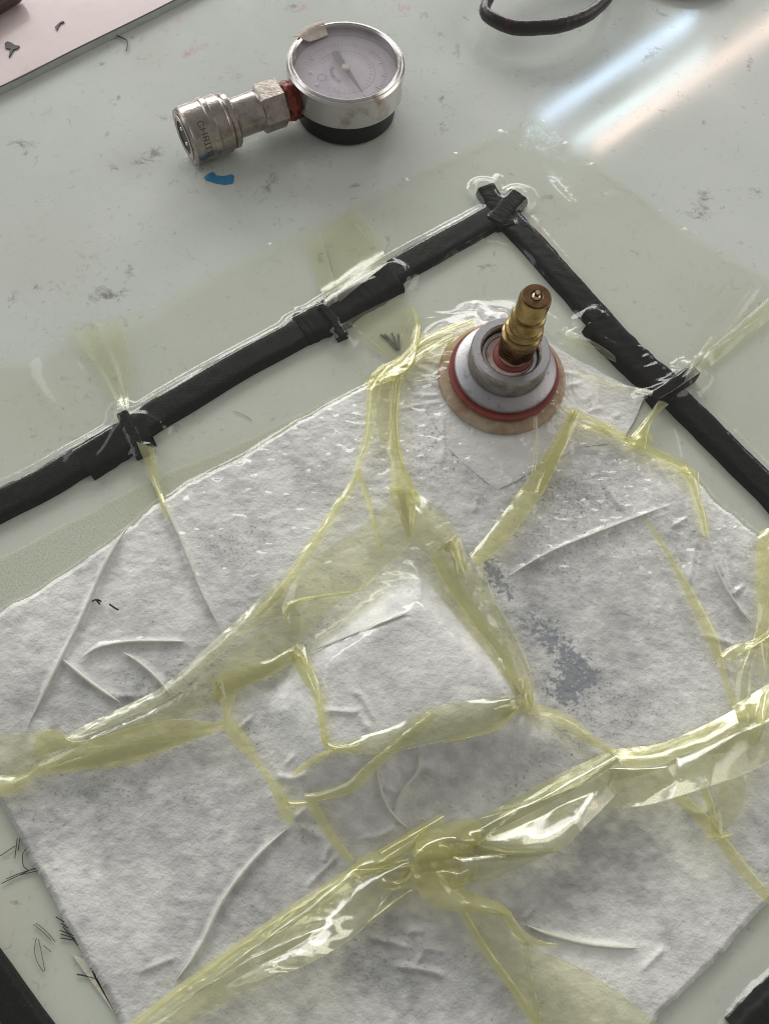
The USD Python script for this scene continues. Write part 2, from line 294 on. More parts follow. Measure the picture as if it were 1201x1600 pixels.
# creases: cloth pinched up into narrow cords (photo points, width mm, height mm)
CORDS = [([(205, 815), (165, 880), (130, 960), (95, 1030), (60, 1100), (38, 1145)], 1.2, 1.7), ([(228, 720), (250, 775), (285, 850), (320, 935), (350, 990)], 1.3, 1.9),
         ([(122, 1034), (160, 1010), (220, 1002), (300, 1003)], 1.2, 1.7), ([(96, 1028), (140, 1065), (188, 1098)], 1.3, 1.8), ([(190, 1018), (235, 1050), (268, 1088)], 1.2, 1.7), ([(165, 1078), (190, 1088), (215, 1088)], 1.2, 1.4),
         ([(458, 1288), (395, 1345), (345, 1412), (312, 1480), (272, 1535)], 1.3, 2.0), ([(215, 1520), (280, 1494)], 1.0, 1.0),
         ([(783, 909), (850, 867), (930, 833), (1000, 806), (1056, 786)], 1.0, 1.9), ([(938, 738), (962, 782), (985, 803)], 1.0, 1.1), ([(1018, 722), (1055, 765), (1068, 805)], 1.0, 1.0), ([(1050, 822), (1075, 808)], 1.0, 1.6),
         ([(1090, 830), (1082, 880), (1074, 922)], 1.1, 1.5), ([(1110, 868), (1140, 930), (1178, 978)], 1.1, 1.5), ([(1095, 990), (1150, 1008)], 1.0, 1.3), ([(1105, 838), (1122, 880), (1142, 922)], 1.0, 1.3), ([(1140, 932), (1165, 912)], 1.0, 1.6),
         ([(500, 1108), (558, 1112), (566, 1104)], 1.0, 1.3), ([(558, 1112), (576, 1142)], 1.0, 1.1), ([(540, 1080), (556, 1082), (578, 1112), (590, 1135)], 1.0, 1.2),
         ([(652, 1178), (655, 1196), (628, 1238), (615, 1272)], 1.2, 1.7), ([(598, 1230), (622, 1241)], 1.1, 1.6), ([(588, 1195), (598, 1245), (620, 1280), (642, 1296)], 1.0, 1.0), ([(622, 1284), (585, 1308), (566, 1310), (578, 1318)], 1.2, 1.6), ([(656, 1198), (680, 1205)], 1.2, 1.0),
         ([(430, 1208), (452, 1216), (480, 1210)], 1.3, 1.7), ([(445, 1195), (460, 1180)], 1.0, 1.0), ([(460, 1280), (478, 1262)], 1.2, 1.6), ([(466, 1288), (505, 1312)], 1.3, 1.8), ([(515, 1318), (505, 1352)], 1.1, 1.4), ([(530, 1335), (480, 1385)], 1.1, 1.4), ([(372, 1140), (395, 1118)], 1.1, 1.2),
         ([(818, 1444), (870, 1464), (935, 1478), (1000, 1482)], 1.3, 1.8), ([(815, 1440), (835, 1415)], 1.2, 1.2), ([(570, 1462), (645, 1482)], 1.2, 1.6), ([(650, 1458), (657, 1490), (645, 1512)], 1.2, 1.5), ([(612, 1510), (660, 1515), (700, 1528)], 1.2, 1.5), ([(635, 1460), (650, 1455), (662, 1462)], 1.1, 1.4), ([(640, 1425), (685, 1440)], 1.1, 1.0), ([(655, 1480), (700, 1490)], 1.2, 1.0), ([(615, 1385), (640, 1393), (660, 1385)], 1.3, 1.5),
         ([(1066, 1256), (1095, 1272), (1108, 1262)], 1.1, 1.5), ([(1040, 1480), (1000, 1520)], 1.2, 1.0),
         ([(650, 872), (656, 910), (652, 952)], 0.8, 1.2), ([(485, 1018), (560, 988), (642, 956)], 1.0, 1.2), ([(742, 800), (745, 775)], 1.1, 1.3), ([(690, 650), (692, 700), (688, 730)], 1.3, 1.2)]
# wrinkles of film and cloth round the valve flange
a_ = np.random.default_rng(5)
for (c0, c1, w, h) in [((690, 590), (640, 568), 1.2, 1.7), ((692, 605), (655, 585), 1.2, 1.6), ((690, 575), (650, 548), 1.3, 1.7), ((686, 560), (662, 535), 1.1, 1.4), ((688, 618), (640, 612), 1.2, 1.5), ((692, 628), (622, 640), 1.2, 1.3), ((705, 540), (690, 512), 1.1, 1.4),
                       ((720, 520), (712, 498), 1.1, 1.5), ((745, 503), (748, 475), 1.2, 1.6), ((735, 500), (745, 464), 0.9, 1.4), ((760, 496), (775, 482), 1.0, 1.3), ((885, 600), (912, 594), 1.2, 1.4), ((880, 575), (912, 580), 1.2, 1.3), ((925, 608), (932, 635), 1.0, 1.2), ((918, 640), (945, 632), 1.2, 1.5), ((960, 648), (972, 644), 1.2, 1.2),
                       ((670, 540), (780, 505), 1.0, 1.2), ((640, 545), (720, 508), 1.0, 1.3), ((650, 620), (670, 640), 1.0, 1.2)]:
    CORDS.append(([c0, ((c0[0] + c1[0]) / 2 + a_.normal(0, 2), (c0[1] + c1[1]) / 2 + a_.normal(0, 2)), c1], w, h * 0.75))
# crease lines of the film alone
FILM_LINES = [([(1070, 588), (1105, 545), (1150, 490), (1196, 425)], 2.2, 0.8), ([(1066, 580), (1072, 540), (1092, 505), (1140, 452)], 1.8, 0.45), ([(880, 512), (960, 548), (1022, 610)], 1.0, 0.9), ([(1038, 640), (1058, 690), (1064, 728)], 1.0, 1.0), ([(885, 522), (905, 514), (922, 514)], 0.9, 1.0),
              ([(888, 560), (960, 600), (1022, 608)], 1.0, 0.9), ([(193, 640), (120, 560)], 1.2, 1.2), ([(195, 640), (150, 545), (128, 515)], 1.0, 1.0), ([(200, 640), (172, 540), (160, 505)], 0.9, 0.9), ([(120, 650), (70, 590), (58, 560)], 3.0, 1.4), ([(95, 620), (60, 555)], 1.4, 1.0),
              ([(533, 505), (575, 530), (605, 560)], 0.9, 1.0), ([(640, 480), (700, 490), (760, 492)], 0.8, 0.9), ([(533, 506), (640, 500), (705, 492)], 0.8, 0.8), ([(575, 540), (572, 570), (582, 600)], 0.8, 0.8), ([(430, 690), (540, 610)], 0.5, 0.25), ([(1195, 770), (1080, 800)], 0.7, 0.3), ([(1100, 700), (1190, 640)], 0.8, 0.4),
              ([(770, 300), (778, 268)], 2.2, 1.2), ([(993, 552), (1004, 546), (1018, 545)], 1.0, 1.3), ([(995, 568), (1010, 562), (1024, 553)], 1.0, 1.3), ([(1000, 584), (1016, 578), (1032, 571)], 1.0, 1.2), ([(1018, 586), (1036, 576)], 0.9, 1.0), ([(560, 455), (590, 440)], 1.2, 0.8), ([(936, 500), (948, 492)], 1.2, 1.2), ([(850, 275), (900, 330)], 4.0, 1.0), ([(840, 420), (830, 330)], 3.0, 0.6)]
_rg = np.random.default_rng(41)
for hx_, hy_, n_ in [(640, 1345, 9), (455, 1265, 6), (352, 1128, 6), (820, 1100, 6), (962, 1172, 7), (1130, 1030, 6), (1146, 1106, 6), (895, 645, 6), (620, 565, 6), (470, 1015, 5), (640, 850, 4), (985, 692, 4), (1106, 838, 5), (195, 645, 5), (520, 490, 5), (1062, 592, 6), (220, 705, 4), (60, 1195, 5)]:
    for _ in range(n_):
        an = _rg.uniform(0, 2 * np.pi); l0, l1 = _rg.uniform(4, 14), _rg.uniform(35, 95); bd = _rg.normal(0, 0.22)
        FILM_LINES.append(([(hx_ + l * math.cos(an + bd * k), hy_ + l * math.sin(an + bd * k)) for k, l in ((0, l0), (0.5, (l0 + l1) / 2), (1, l1))], _rg.uniform(0.7, 1.4), _rg.uniform(0.35, 0.95)))
fine = fbm2(X, Y, 190, 320, 11, 3) * 1.5 + fbm2(X, Y, 60, 110, 12, 2) * 0.5
cords = np.zeros(X.shape)
fadein = lambda t: np.minimum(1, np.minimum(t, 1 - t) / 0.22 + 0.06)
def cord_height(c, base):
    pts, w, h = c
    q = np.array([P(a, b, base)[:2] for a, b in spline(pts, 24)])
    d, t = dist_line(q)
    return (0.75 if np.linalg.norm(np.array(pts[0], float) - pts[-1]) > 90 else 0.95) * h * 1e-3 * np.exp(-(d / (w * 1e-3)) ** 2) * fadein(t)
for c in CORDS:
    m = np.mean(np.array(c[0]), 0); base = 0.004 + float(ndimage.map_coordinates(blk, [[(P(*m, 0.01)[1] - gy[0]) / STEP], [(P(*m, 0.01)[0] - gx[0]) / STEP]], order=1)[0])
    cords = np.maximum(cords, cord_height(c, base))
near_valve = np.hypot(X - VALVE[0], Y - VALVE[1])
rough_amp = (0.00042 + 0.00022 * smooth01((Y - 0.02) / 0.16)) * (1 - 0.45 * smooth01(blk / 0.010))
edge_b = smooth01(db / 0.0022); edge_p = smooth01(dp / 0.002)
cloth = 0.0030 + fine * rough_amp + blk
S_breather = np.where(db > 0, (cloth + cords) * edge_b, 0)
under = np.where(db > -0.004, ndimage.gaussian_filter(np.where(db > 0, 0.0028 * edge_b, 0), 4), 0)
S_patch = np.where(dp > 0, (under + 0.0005 + fine * rough_amp * 0.8 + cords * 0.8) * edge_p + under * (1 - edge_p), 0)
S_cloth = np.maximum(S_breather, S_patch)
S_valve = 0.0088 * smooth01((0.0342 - near_valve) / 0.0035)

# sealant tape runs: photo centre line, half width, height
def line_w(pts, z=0.003, n=60): return np.array([P(a, b, z)[:2] for a, b in spline(pts, n)])
RUN_L = line_w([(-70, 822), (0, 786), (60, 757), (120, 722), (180, 690), (230, 655), (300, 612), (370, 570), (440, 532), (500, 498), (560, 458), (620, 420), (690, 380), (750, 347), (790, 322)], n=120)
RUN_R = line_w([(783, 326), (830, 376), (870, 421), (910, 466), (950, 510), (985, 550), (1030, 596), (1080, 643), (1130, 693), (1201, 764), (1290, 850)], n=120)
RUN_BL = line_w([(-110, 1400), (-22, 1512), (52, 1618), (90, 1670)], n=40)
RUN_BR = line_w([(1130, 1690), (1185, 1635), (1222, 1592), (1290, 1540)], n=40)
PATCHES = [  # name key, photo centre line, half width m, extra height m
    ('a', [(128, 722), (165, 700), (212, 672), (230, 664)], 0.0098, 0.0050), ('b', [(470, 512), (500, 497), (532, 480)], 0.0100, 0.0050), ('c', [(512, 492), (560, 462), (614, 429)], 0.0104, 0.0056),
    ('d', [(794, 352), (776, 320), (757, 291)], 0.0066, 0.0048), ('e', [(774, 346), (792, 324), (811, 304)], 0.0070, 0.0052), ('f', [(930, 500), (960, 530), (1000, 568), (1045, 606)], 0.0098, 0.0054), ('g', [(1178, 1640), (1222, 1592), (1270, 1555)], 0.0125, 0.0075)]
PATCH_LINES = {k: (line_w(pts, 0.004, 40), hw, h) for k, pts, hw, h in PATCHES}
FINS = {'a': ([(190, 643), (204, 672), (220, 708)], 0.0034, 0.0060), 'b': ([(503, 478), (518, 496), (536, 522)], 0.0030, 0.0062), 'f': ([(1018, 622), (1045, 606), (1084, 578)], 0.0042, 0.0080)}
FIN_LINES = {k: (line_w(pts, 0.006, 24), hw, h) for k, (pts, hw, h) in FINS.items()}
def tape_profile(u): return np.clip(1 - np.abs(u) ** 8, 0, 1) ** 0.5
def tape_height(line, hw, h):
    d, t = dist_line(line); u = d / hw
    return np.where(u < 1, h * tape_profile(u), 0)
S_tape = np.zeros(X.shape)
for L, hw, h in [(RUN_L, 0.0086, 0.0044), (RUN_R, 0.0080, 0.0044), (RUN_BL, 0.007, 0.0046), (RUN_BR, 0.008, 0.006)] + list(PATCH_LINES.values()) + list(FIN_LINES.values()):
    S_tape = np.maximum(S_tape, tape_height(L, hw, h))

support = np.maximum.reduce([S_cloth, S_valve, S_tape])
def envelope(S, slope, n):
    E = S.copy(); s1, s2 = slope * STEP, slope * STEP * math.sqrt(2)
    for _ in range(n):
        G = E.copy()
        for dy in (-1, 0, 1):
            for dx in (-1, 0, 1):
                if dx or dy:
                    G = np.maximum(G, np.roll(np.roll(E, dy, 0), dx, 1) - (s2 if dx and dy else s1))
        if np.abs(G - E).max() < 1e-7: break
        E = G
    return E
th_v = np.arctan2(Y - VALVE[1], X - VALVE[0])
tent = (0.0084 - np.maximum(near_valve - 0.033, 0) * 0.42) * (near_valve > 0.031) * (near_valve < 0.056)
tent = tent * (1 + 0.22 * np.sin(th_v * 13 + 5 * fbm2(X, Y, 30, 30, 81, 2)) * smooth01((near_valve - 0.033) / 0.008)) * smooth01((S_cloth + 0.0006) / 0.002 + 0.25)
film_h = np.maximum(envelope(np.maximum(S_tape, S_valve), 0.95, 9), envelope(S_cloth, 1.1, 3))
film_h = np.maximum(ndimage.gaussian_filter(np.maximum(film_h, tent), 1.6), support) + 0.0004
flines = np.zeros(X.shape)
for c in FILM_LINES: flines = np.maximum(flines, cord_height(c, 0.002))
oncloth = smooth01((S_cloth - 0.0015) / 0.001) * (1 - smooth01(blk / 0.004) * (1 - smooth01((blk - 0.010) / 0.003)) * 0.3)
film_h = film_h + oncloth * (0.0003 + 0.0023 * smooth01((Y - 0.0) / 0.16)) * (fbm2(X, Y, 230, 420, 71, 3) * 1.6 + 0.5)
loose = smooth01((0.0016 - np.maximum(S_cloth, S_tape * 0.4)) / 0.0016)
film_h = film_h + flines + loose * (0.0026 * np.maximum(fbm2(X, Y, 13, 13, 31, 2) + 0.1, 0) * 2 + 0.00025 * (fbm2(X, Y, 90, 60, 32, 3) + 0.5))
film_h = ndimage.gaussian_filter(film_h, 0.7)
film_h = np.maximum(film_h, support + 0.00025)
film_s = ndimage.gaussian_filter(film_h, 3.0) + 0.0005
def height(x, y):
    return float(ndimage.map_coordinates(film_s, [[(y - gy[0]) / STEP], [(x - gx[0]) / STEP]], order=1, mode='nearest')[0])
def PH(px, py, lift):
    """Point lift metres above the film, seen at that photo point."""
    z = 0.004
    for _ in range(6):
        p = P(px, py, z); z = 0.5 * z + 0.5 * (height(p[0], p[1]) + lift)
    return P(px, py, z)

def sheet(Z, keep, edge=None):
    """Triangles of the grid cells that keep covers; rim vertices snap to the outline edge."""
    ny, nx = Z.shape
    cell = keep[:-1, :-1] & keep[1:, :-1] & keep[:-1, 1:] & keep[1:, 1:]
    j, i = np.nonzero(cell); a = j * nx + i
    f = np.concatenate([np.stack([a, a + 1, a + nx + 1], 1), np.stack([a, a + nx + 1, a + nx], 1)])
    ids = np.unique(f); mp = np.full(nx * ny, -1); mp[ids] = np.arange(len(ids)); f = mp[f]
    v = np.stack([X.ravel()[ids], Y.ravel()[ids], Z.ravel()[ids]], 1)
    if edge is not None:
        e = np.sort(np.concatenate([f[:, [0, 1]], f[:, [1, 2]], f[:, [2, 0]]]), 1); u, c = np.unique(e, axis=0, return_counts=True)
        rim = np.unique(u[c == 1]); line = Polygon(np.array(edge)[:, :2]).exterior
        for k in rim:
            q = line.interpolate(line.project(Point(v[k, 0], v[k, 1])))
            if abs(q.x - v[k, 0]) < 2 * STEP and abs(q.y - v[k, 1]) < 2 * STEP: v[k, :2] = q.x, q.y
    return v, f, ids

# ------------------------------------------------------------------ the worktop
def blob(pxy, cx, cy, rx, ry=None, rot=0.0):
    ry = ry or rx; c, s = math.cos(rot), math.sin(rot); dx, dy = pxy[..., 0] - cx, pxy[..., 1] - cy
    return np.exp(-((dx * c + dy * s) / rx) ** 2 - ((dy * c - dx * s) / ry) ** 2)
tx = np.r_[-1.2, -0.6, np.arange(-0.32, 0.30, 0.0016), 0.6, 1.2]; ty = np.r_[-0.7, -0.3, np.arange(-0.12, 0.60, 0.0016), 0.8, 1.3]
TX, TY = np.meshgrid(tx, ty); tpx = to_photo(np.stack([TX, TY, 0 * TX], -1))
mk = np.zeros(TX.shape + (3,))
for b in [(258, 45, 11, 8), (300, 78, 14, 10, -0.3), (290, 85, 8, 5), (345, 124, 8, 7), (372, 118, 10, 8), (278, 30, 10, 7), (630, 12, 18, 8), (470, 10, 20, 10), (845, 350, 6, 16, 0.5), (757, 452, 5, 22, 0.1), (320, 70, 8, 8)]: mk[..., 0] += 0.75 * blob(tpx, *b)
for b in [(240, 238, 14, 8), (222, 250, 18, 8, -0.5), (312, 262, 9, 14, -0.6), (265, 180, 16, 6), (455, 10, 14, 6), (160, 460, 28, 7), (203, 420, 8, 8), (175, 462, 15, 6), (20, 470, 12, 10), (35, 225, 22, 8), (345, 158, 8, 3), (500, 405, 4, 10), (605, 375, 3, 14), (1035, 22, 18, 6, 0.5), (1018, 82, 22, 6, -0.6), (715, 78, 5, 16), (690, 200, 5, 12), (855, 310, 10, 6),
          (1095, 330, 20, 14), (1170, 100, 6, 14), (1180, 300, 12, 10), (1100, 305, 14, 10), (60, 450, 8, 6), (760, 415, 14, 6), (420, 290, 10, 20, 0.4), (585, 385, 6, 6), (690, 155, 6, 6), (20, 1490, 10, 8), (25, 1410, 8, 8), (70, 1445, 10, 6), (555, 290, 10, 5), (160, 100, 6, 4), (130, 142, 5, 3), (185, 152, 5, 6), (990, 370, 5, 5), (180, 60, 25, 5), (600, 60, 12, 6), (40, 240, 5, 5), (1100, 190, 5, 5), (940, 300, 4, 4)]:
    mk[..., 1] += 0.62 * blob(tpx, *b)
mk[..., 1] += 0.09 * smooth01(fbm2(TX, TY, 18, 18, 21, 3) * 3) * (1 - smooth01((tpx[..., 1] - 900) / 200))
for b in [(225, 80, 30, 30), (210, 255, 40, 20), (60, 400, 90, 70), (20, 1430, 60, 120), (1150, 500, 60, 60), (600, 560, 80, 60), (60, 640, 90, 60), (560, 330, 60, 50), (330, 720, 100, 30, -0.5)]: mk[..., 2] += 0.55 * blob(tpx, *b)
mk = np.clip(mk, 0, 1.2)
ny, nx = TX.shape; jj, ii = np.mgrid[0:ny - 1, 0:nx - 1]; a = (jj * nx + ii).ravel()
o = obj('worktop', (np.stack([TX, TY, 0 * TX], -1).reshape(-1, 3), np.concatenate([np.stack([a, a + 1, a + nx + 1], 1), np.stack([a, a + nx + 1, a + nx], 1)])), M_top, smooth=False, marks=mk.reshape(-1, 3))
tag(o, kind='structure', label='pale grey green worktop with smudges and pink stains')

# ------------------------------------------------------------------ breather cloth, patch, peel ply
def cloth_marks(ids, Z):
    v = np.stack([X.ravel()[ids], Y.ravel()[ids], Z.ravel()[ids]], -1); q = to_photo(v); m = np.zeros((len(ids), 3))
    xs, ys = v[:, 0], v[:, 1]
    big = fbm2(xs, ys, 28, 28, 41, 4); mid = fbm2(xs, ys, 90, 110, 42, 4); small = fbm2(xs, ys, 260, 330, 43, 3)
    g = 0.27 + 1.25 * big + 0.75 * mid + 0.6 * small
    for b, w in [((300, 1060, 140, 70), .22), ((640, 720, 110, 70), .22), ((430, 930, 60, 60), .12), ((880, 770, 110, 60, -.3), .26), ((930, 930, 150, 120), .14), ((200, 1300, 260, 190), .32), ((650, 1500, 260, 130), .42), ((900, 1350, 190, 100), .42), ((790, 1190, 150, 60, -.4), .22), ((620, 1210, 150, 90), .14), ((1000, 1060, 160, 100), .2), ((410, 1130, 40, 60), .22), ((480, 1300, 60, 40), .3), ((640, 865, 40, 30), .15)]: g = g + w * blob(q, *b)
    for b, w in [((480, 690, 200, 70, -.6), .22), ((150, 930, 140, 60, -.6), .2), ((1080, 770, 120, 100), .22), ((960, 1500, 120, 70), .38), ((700, 640, 80, 60), .3), ((560, 960, 80, 40, -.5), .2), ((650, 1030, 100, 70), .05)]: g = g - w * blob(q, *b)
    m[:, 0] = np.clip(g, 0, 1)
    s = 0.06 + 0.6 * big + 0.6 * mid
    for b, w in [((640, 700, 100, 70), .42), ((290, 1050, 140, 50), .30), ((370, 850, 100, 50), .26), ((890, 780, 120, 60), .40), ((930, 870, 150, 60), .25), ((1000, 1100, 140, 60), .34), ((150, 1250, 200, 50), .25), ((620, 1490, 160, 60), .2), ((800, 1220, 130, 50, -.5), .3), ((400, 1140, 40, 40), .35), ((490, 1300, 50, 30), .4), ((520, 900, 90, 60, -.7), .25), ((760, 980, 40, 130, -.65), .2)]: s = s + w * blob(q, *b)
    m[:, 1] = np.clip(s, -0.3, 0.8) * 2
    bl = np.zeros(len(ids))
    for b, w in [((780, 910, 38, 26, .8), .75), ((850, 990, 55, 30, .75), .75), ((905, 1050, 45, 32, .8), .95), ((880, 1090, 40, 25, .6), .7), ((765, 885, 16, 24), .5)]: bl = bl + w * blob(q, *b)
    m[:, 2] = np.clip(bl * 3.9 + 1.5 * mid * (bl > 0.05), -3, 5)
    return m
v, f, ids = sheet(np.maximum(S_breather, 0.0003), db > 0, BREATHER_E)
t = thing('breather_cloth', 'large white felt breather cloth, blotched grey, lying over the raised block', 'cloth', P(640, 1050))
obj('felt_sheet', (v, f), M_breather, t, smooth=True, marks=cloth_marks(ids, S_breather))
v, f, ids = sheet(np.maximum(S_patch, 0.0005) + 0.0003, dp > 0, PATCH_E)
m_ = cloth_marks(ids, S_patch); m_[:, 0] *= 0.35; m_[:, 0] += 0.06; m_[:, 1] = -0.3; m_[:, 2] = -3
o = obj('breather_patch', (v, f), M_breather, smooth=True, marks=m_); tag(o, 'small clean white felt square under the vacuum valve', 'cloth')
PEEL = wp([(-70, 905), (0, 872), (80, 830), (150, 795), (207, 763), (300, 722), (400, 680), (480, 640), (540, 610), (560, 604), (575, 640), (240, 830), (0, 1000), (-70, 1040)], 0.0005)[:, :2]
def flat(poly, z0, th, zfun=None):
    m = trimesh.creation.extrude_polygon(Polygon(poly), th, engine='earcut'); m.apply_translation([0, 0, z0]); return m
o = obj('peel_ply', flat(crumple(PEEL, 8), 0.0006, 0.0002), M_peel); tag(o, 'thin translucent woven strip along the upper left edge of the breather cloth', 'cloth')
o = obj('felt_scrap', flat(wp([(114, 1492), (128, 1480), (150, 1530), (185, 1590), (205, 1640), (240, 1640), (190, 1545), (140, 1500)])[:, :2], 0.0003, 0.0007), M_cloth); tag(o, 'small cream cloth scrap poking out under the lower left cloth edge', 'cloth')

# ------------------------------------------------------------------ sealant tape
def tape_mesh(line, hw, h, seed, n=13, wob=0.0004, skirt=True):
    line = np.array(line); T = np.gradient(line, axis=0); T /= np.linalg.norm(T, axis=1, keepdims=True); N = np.stack([-T[:, 1], T[:, 0]], 1)
    us = np.sin(np.linspace(-np.pi / 2, np.pi / 2, n)); v, f = [], []
    rng = np.random.default_rng(seed); s = np.arange(len(line))
    wl, wr = (1 + ndimage.gaussian_filter1d(rng.normal(0, 1, len(line)), 2) * wob / hw * 1.5 for _ in range(2))
    for i, p in enumerate(line):
        row = []
        for u in us:
            k = (wl[i] if u < 0 else wr[i]); q = p + N[i] * hw * u * k
            row.append((q[0], q[1], 0.0002 + h * float(tape_profile(u)) + (0.00012 * rng.normal() if abs(u) < 0.9 else 0)))
        v += [(row[0][0], row[0][1], 0.0002)] + row + [(row[-1][0], row[-1][1], 0.0002)]
    m = n + 2
    for i in range(len(line) - 1):
        for k in range(m - 1):
            q = [i * m + k, i * m + k + 1, (i + 1) * m + k + 1, (i + 1) * m + k]; f += [(q[0], q[2], q[1]), (q[0], q[3], q[2])]
    for e in (0, (len(line) - 1) * m):
        c = len(v); v.append(tuple(np.mean(v[e:e + m], 0)))
        for k in range(m): q = (c, e + k, e + (k + 1) % m); f.append(q if e == 0 else q[::-1])
    return np.array(v), np.array(f)
for L, hw, h, lab, sd in [(RUN_L, 0.0085, 0.0042, 'long black sealant tape running from the left edge up to the corner', 1), (RUN_R, 0.0079, 0.0042, 'long black sealant tape running from the corner down to the right edge', 2),
                          (RUN_BL, 0.0068, 0.0044, 'black sealant tape end in the lower left corner', 3), (RUN_BR, 0.0078, 0.0056, 'black sealant tape end in the lower right corner', 4)]:
    tag(obj('sealant_tape', tape_mesh(L, hw, h, sd), M_black, smooth=50), lab, 'tape')
PL = {'a': 'black tape piece with a standing pleat near the left edge', 'b': 'short black tape piece with a standing pleat midway along the left run', 'c': 'long black tape piece laid midway along the left run, square cut end', 'd': 'black tape piece across the top corner, left tab', 'e': 'black tape piece across the top corner, right tab', 'f': 'glossy wrinkled black tape piece with a standing pleat on the right run', 'g': 'bulging black tape piece in the lower right corner'}
for k, (L, hw, h) in PATCH_LINES.items():
    t = thing('tape_patch', PL[k], 'tape', (*L[len(L) // 2], 0))
    obj('strip', tape_mesh(L, hw, h - 0.0001, 20 + ord(k), wob=0.0009), M_black2, t, smooth=40)
    if k in FIN_LINES:
        Lf, hf, zf = FIN_LINES[k]; obj('pleat_fin', tape_mesh(Lf, hf, zf - 0.0001, 60 + ord(k), wob=0.0003), M_black2, t, smooth=40)

# ------------------------------------------------------------------ the bagging film: sheet and pleats
FILM = wp([(-80, 605), (-20, 578), (0, 570), (30, 566), (62, 558), (78, 545), (120, 503), (142, 507), (185, 500), (240, 482), (330, 424), (400, 392), (480, 352), (548, 322), (620, 285), (700, 243), (770, 207), (822, 180), (838, 178), (862, 200), (905, 243), (1000, 302), (1090, 372), (1150, 402), (1201, 436), (1290, 490), (1290, 1690), (-120, 1690)], 0.001)
FILM_E = crumple(FILM, 17); fk = contains_xy(Polygon(FILM_E), X, Y)
fdist = np.abs(inside_dist(FILM_E))
curl = 0.0020 * np.exp(-(fdist / 0.0025) ** 2) * np.clip(fbm2(X, Y, 120, 120, 55, 3) * 4, 0, 1)
v, f, ids = sheet(film_h + curl, fk, FILM_E)
bag = thing('vacuum_bag', 'pale yellow transparent bagging film, pleated, taped down over the whole layup', 'plastic film', P(600, 800))
obj('film_sheet', (v, f), M_film, bag, smooth=True)

RNG = np.random.default_rng(77)
def pleat(A, B, la, lb, m=None, arch=1.0, gap=0.7, crump=0.6, facets=0, rows=None, name='pleat', loop=True):
    """A fold of film: root edge A, fold edge B (photo points), lifted la and lb mm; two layers joined along the fold."""
    L = np.linalg.norm(np.diff(np.array(A, float), axis=0), axis=1).sum(); n = rows or int(np.clip(L / 4, 14, 90))
    lifts = lambda l: np.interp(np.linspace(0, 1, n), np.linspace(0, 1, len(np.atleast_1d(l))), np.atleast_1d(l)) * 1e-3
    a2, b2 = spline(A, n), spline(B, n); za, zb = lifts(la), lifts(lb)
    PA = np.array([PH(*p, z) for p, z in zip(a2, za)]); PB = np.array([PH(*p, z) for p, z in zip(b2, zb)])
    w = np.linalg.norm(PA - PB, axis=1).mean(); mm = int(np.clip(w / 0.0009, 5, 20))
    us = np.r_[np.linspace(0, 1, mm), np.linspace(1, 0, mm)[1:]] if loop else np.linspace(0, 1, mm)
    side = np.r_[np.ones(mm), -np.ones(mm - 1)] if loop else np.ones(mm)
    S, U = np.meshgrid(np.linspace(0, 1, n), us, indexing='ij'); sd = np.broadcast_to(side, S.shape)
    V = PA[:, None] * (1 - U[..., None]) + PB[:, None] * U[..., None]
    seed = int(RNG.integers(1, 999)); size = min(w, 0.02)
    dz = sd * gap * 1e-3 * np.sin(np.pi * np.clip(U, 0, 1)) * 0.5 + arch * 1e-3 * np.sin(np.pi * U)
    along = S * L * 0.0003
    dz = dz + crump * 1e-3 * (fbm2(along * 1.0, U * w + 0.02 * (sd < 0), 130, 220, seed, 3)) * 2
    if facets:
        k = facets; rp = RNG.random((k, 2)) * [1.1, 1.2] - [0.05, 0.1]; rp = np.vstack([rp, [(-.2, -.3), (1.2, -.3), (-.2, 1.3), (1.2, 1.3)]])
        z = RNG.normal(0, 1, len(rp)); fz = LinearNDInterpolator(rp, z)(S, U); dz = dz + np.nan_to_num(fz) * size * 0.17 * (0.4 + 0.6 * np.sin(np.pi * U))
    V[..., 2] += dz
    # never below the film
    jx = ndimage.map_coordinates(film_s, [(V[..., 1] - gy[0]) / STEP, (V[..., 0] - gx[0]) / STEP], order=1, mode='nearest')
    low = jx + 0.0003 + 0.0002 * (sd > 0) - V[..., 2]; V[..., 2] += np.maximum(low, 0)
    k2 = V.shape[1]; q = np.arange((n - 1) * k2).reshape(n - 1, k2)[:, :-1].ravel()
    f = np.concatenate([np.stack([q, q + 1, q + k2 + 1], 1), np.stack([q, q + k2 + 1, q + k2], 1)])
    fold = tube(V[:, mm - 1] + [0, 0, 0.0001], np.r_[0.00008, np.full(n - 2, 0.0002), 0.00008], 6)
    vs, fs, cnt = [V.reshape(-1, 3), fold.vertices], [f, fold.faces + n * k2], n * k2 + len(fold.vertices)
    for _ in range(int(np.clip(w / 0.0045, 0, 5)) if L > 60 else 0):      # fine sharp creases across the fold
        i0, i1 = sorted(RNG.integers(0, n, 2)); ua, ub = RNG.random(2)
        if i1 - i0 < 5: continue
        kk = np.arange(i0, i1 + 1); uu = np.clip(ua + (ub - ua) * (kk - i0) / (i1 - i0), 0.02, 0.98) * (mm - 1); lo = np.floor(uu).astype(int); fr = (uu - lo)[:, None]
        line = V[kk, lo] * (1 - fr) + V[kk, lo + 1] * fr + [0, 0, 0.00008]
        tt = tube(line, np.r_[0.00003, np.full(len(kk) - 2, 0.00013), 0.00003], 5); vs.append(tt.vertices); fs.append(tt.faces + cnt); cnt += len(tt.vertices)
    v2, f = np.vstack(vs), np.vstack(fs)
    return obj(name, (v2, f), m or M_pleat, bag, smooth=28 if facets else 60)
pl = pleat
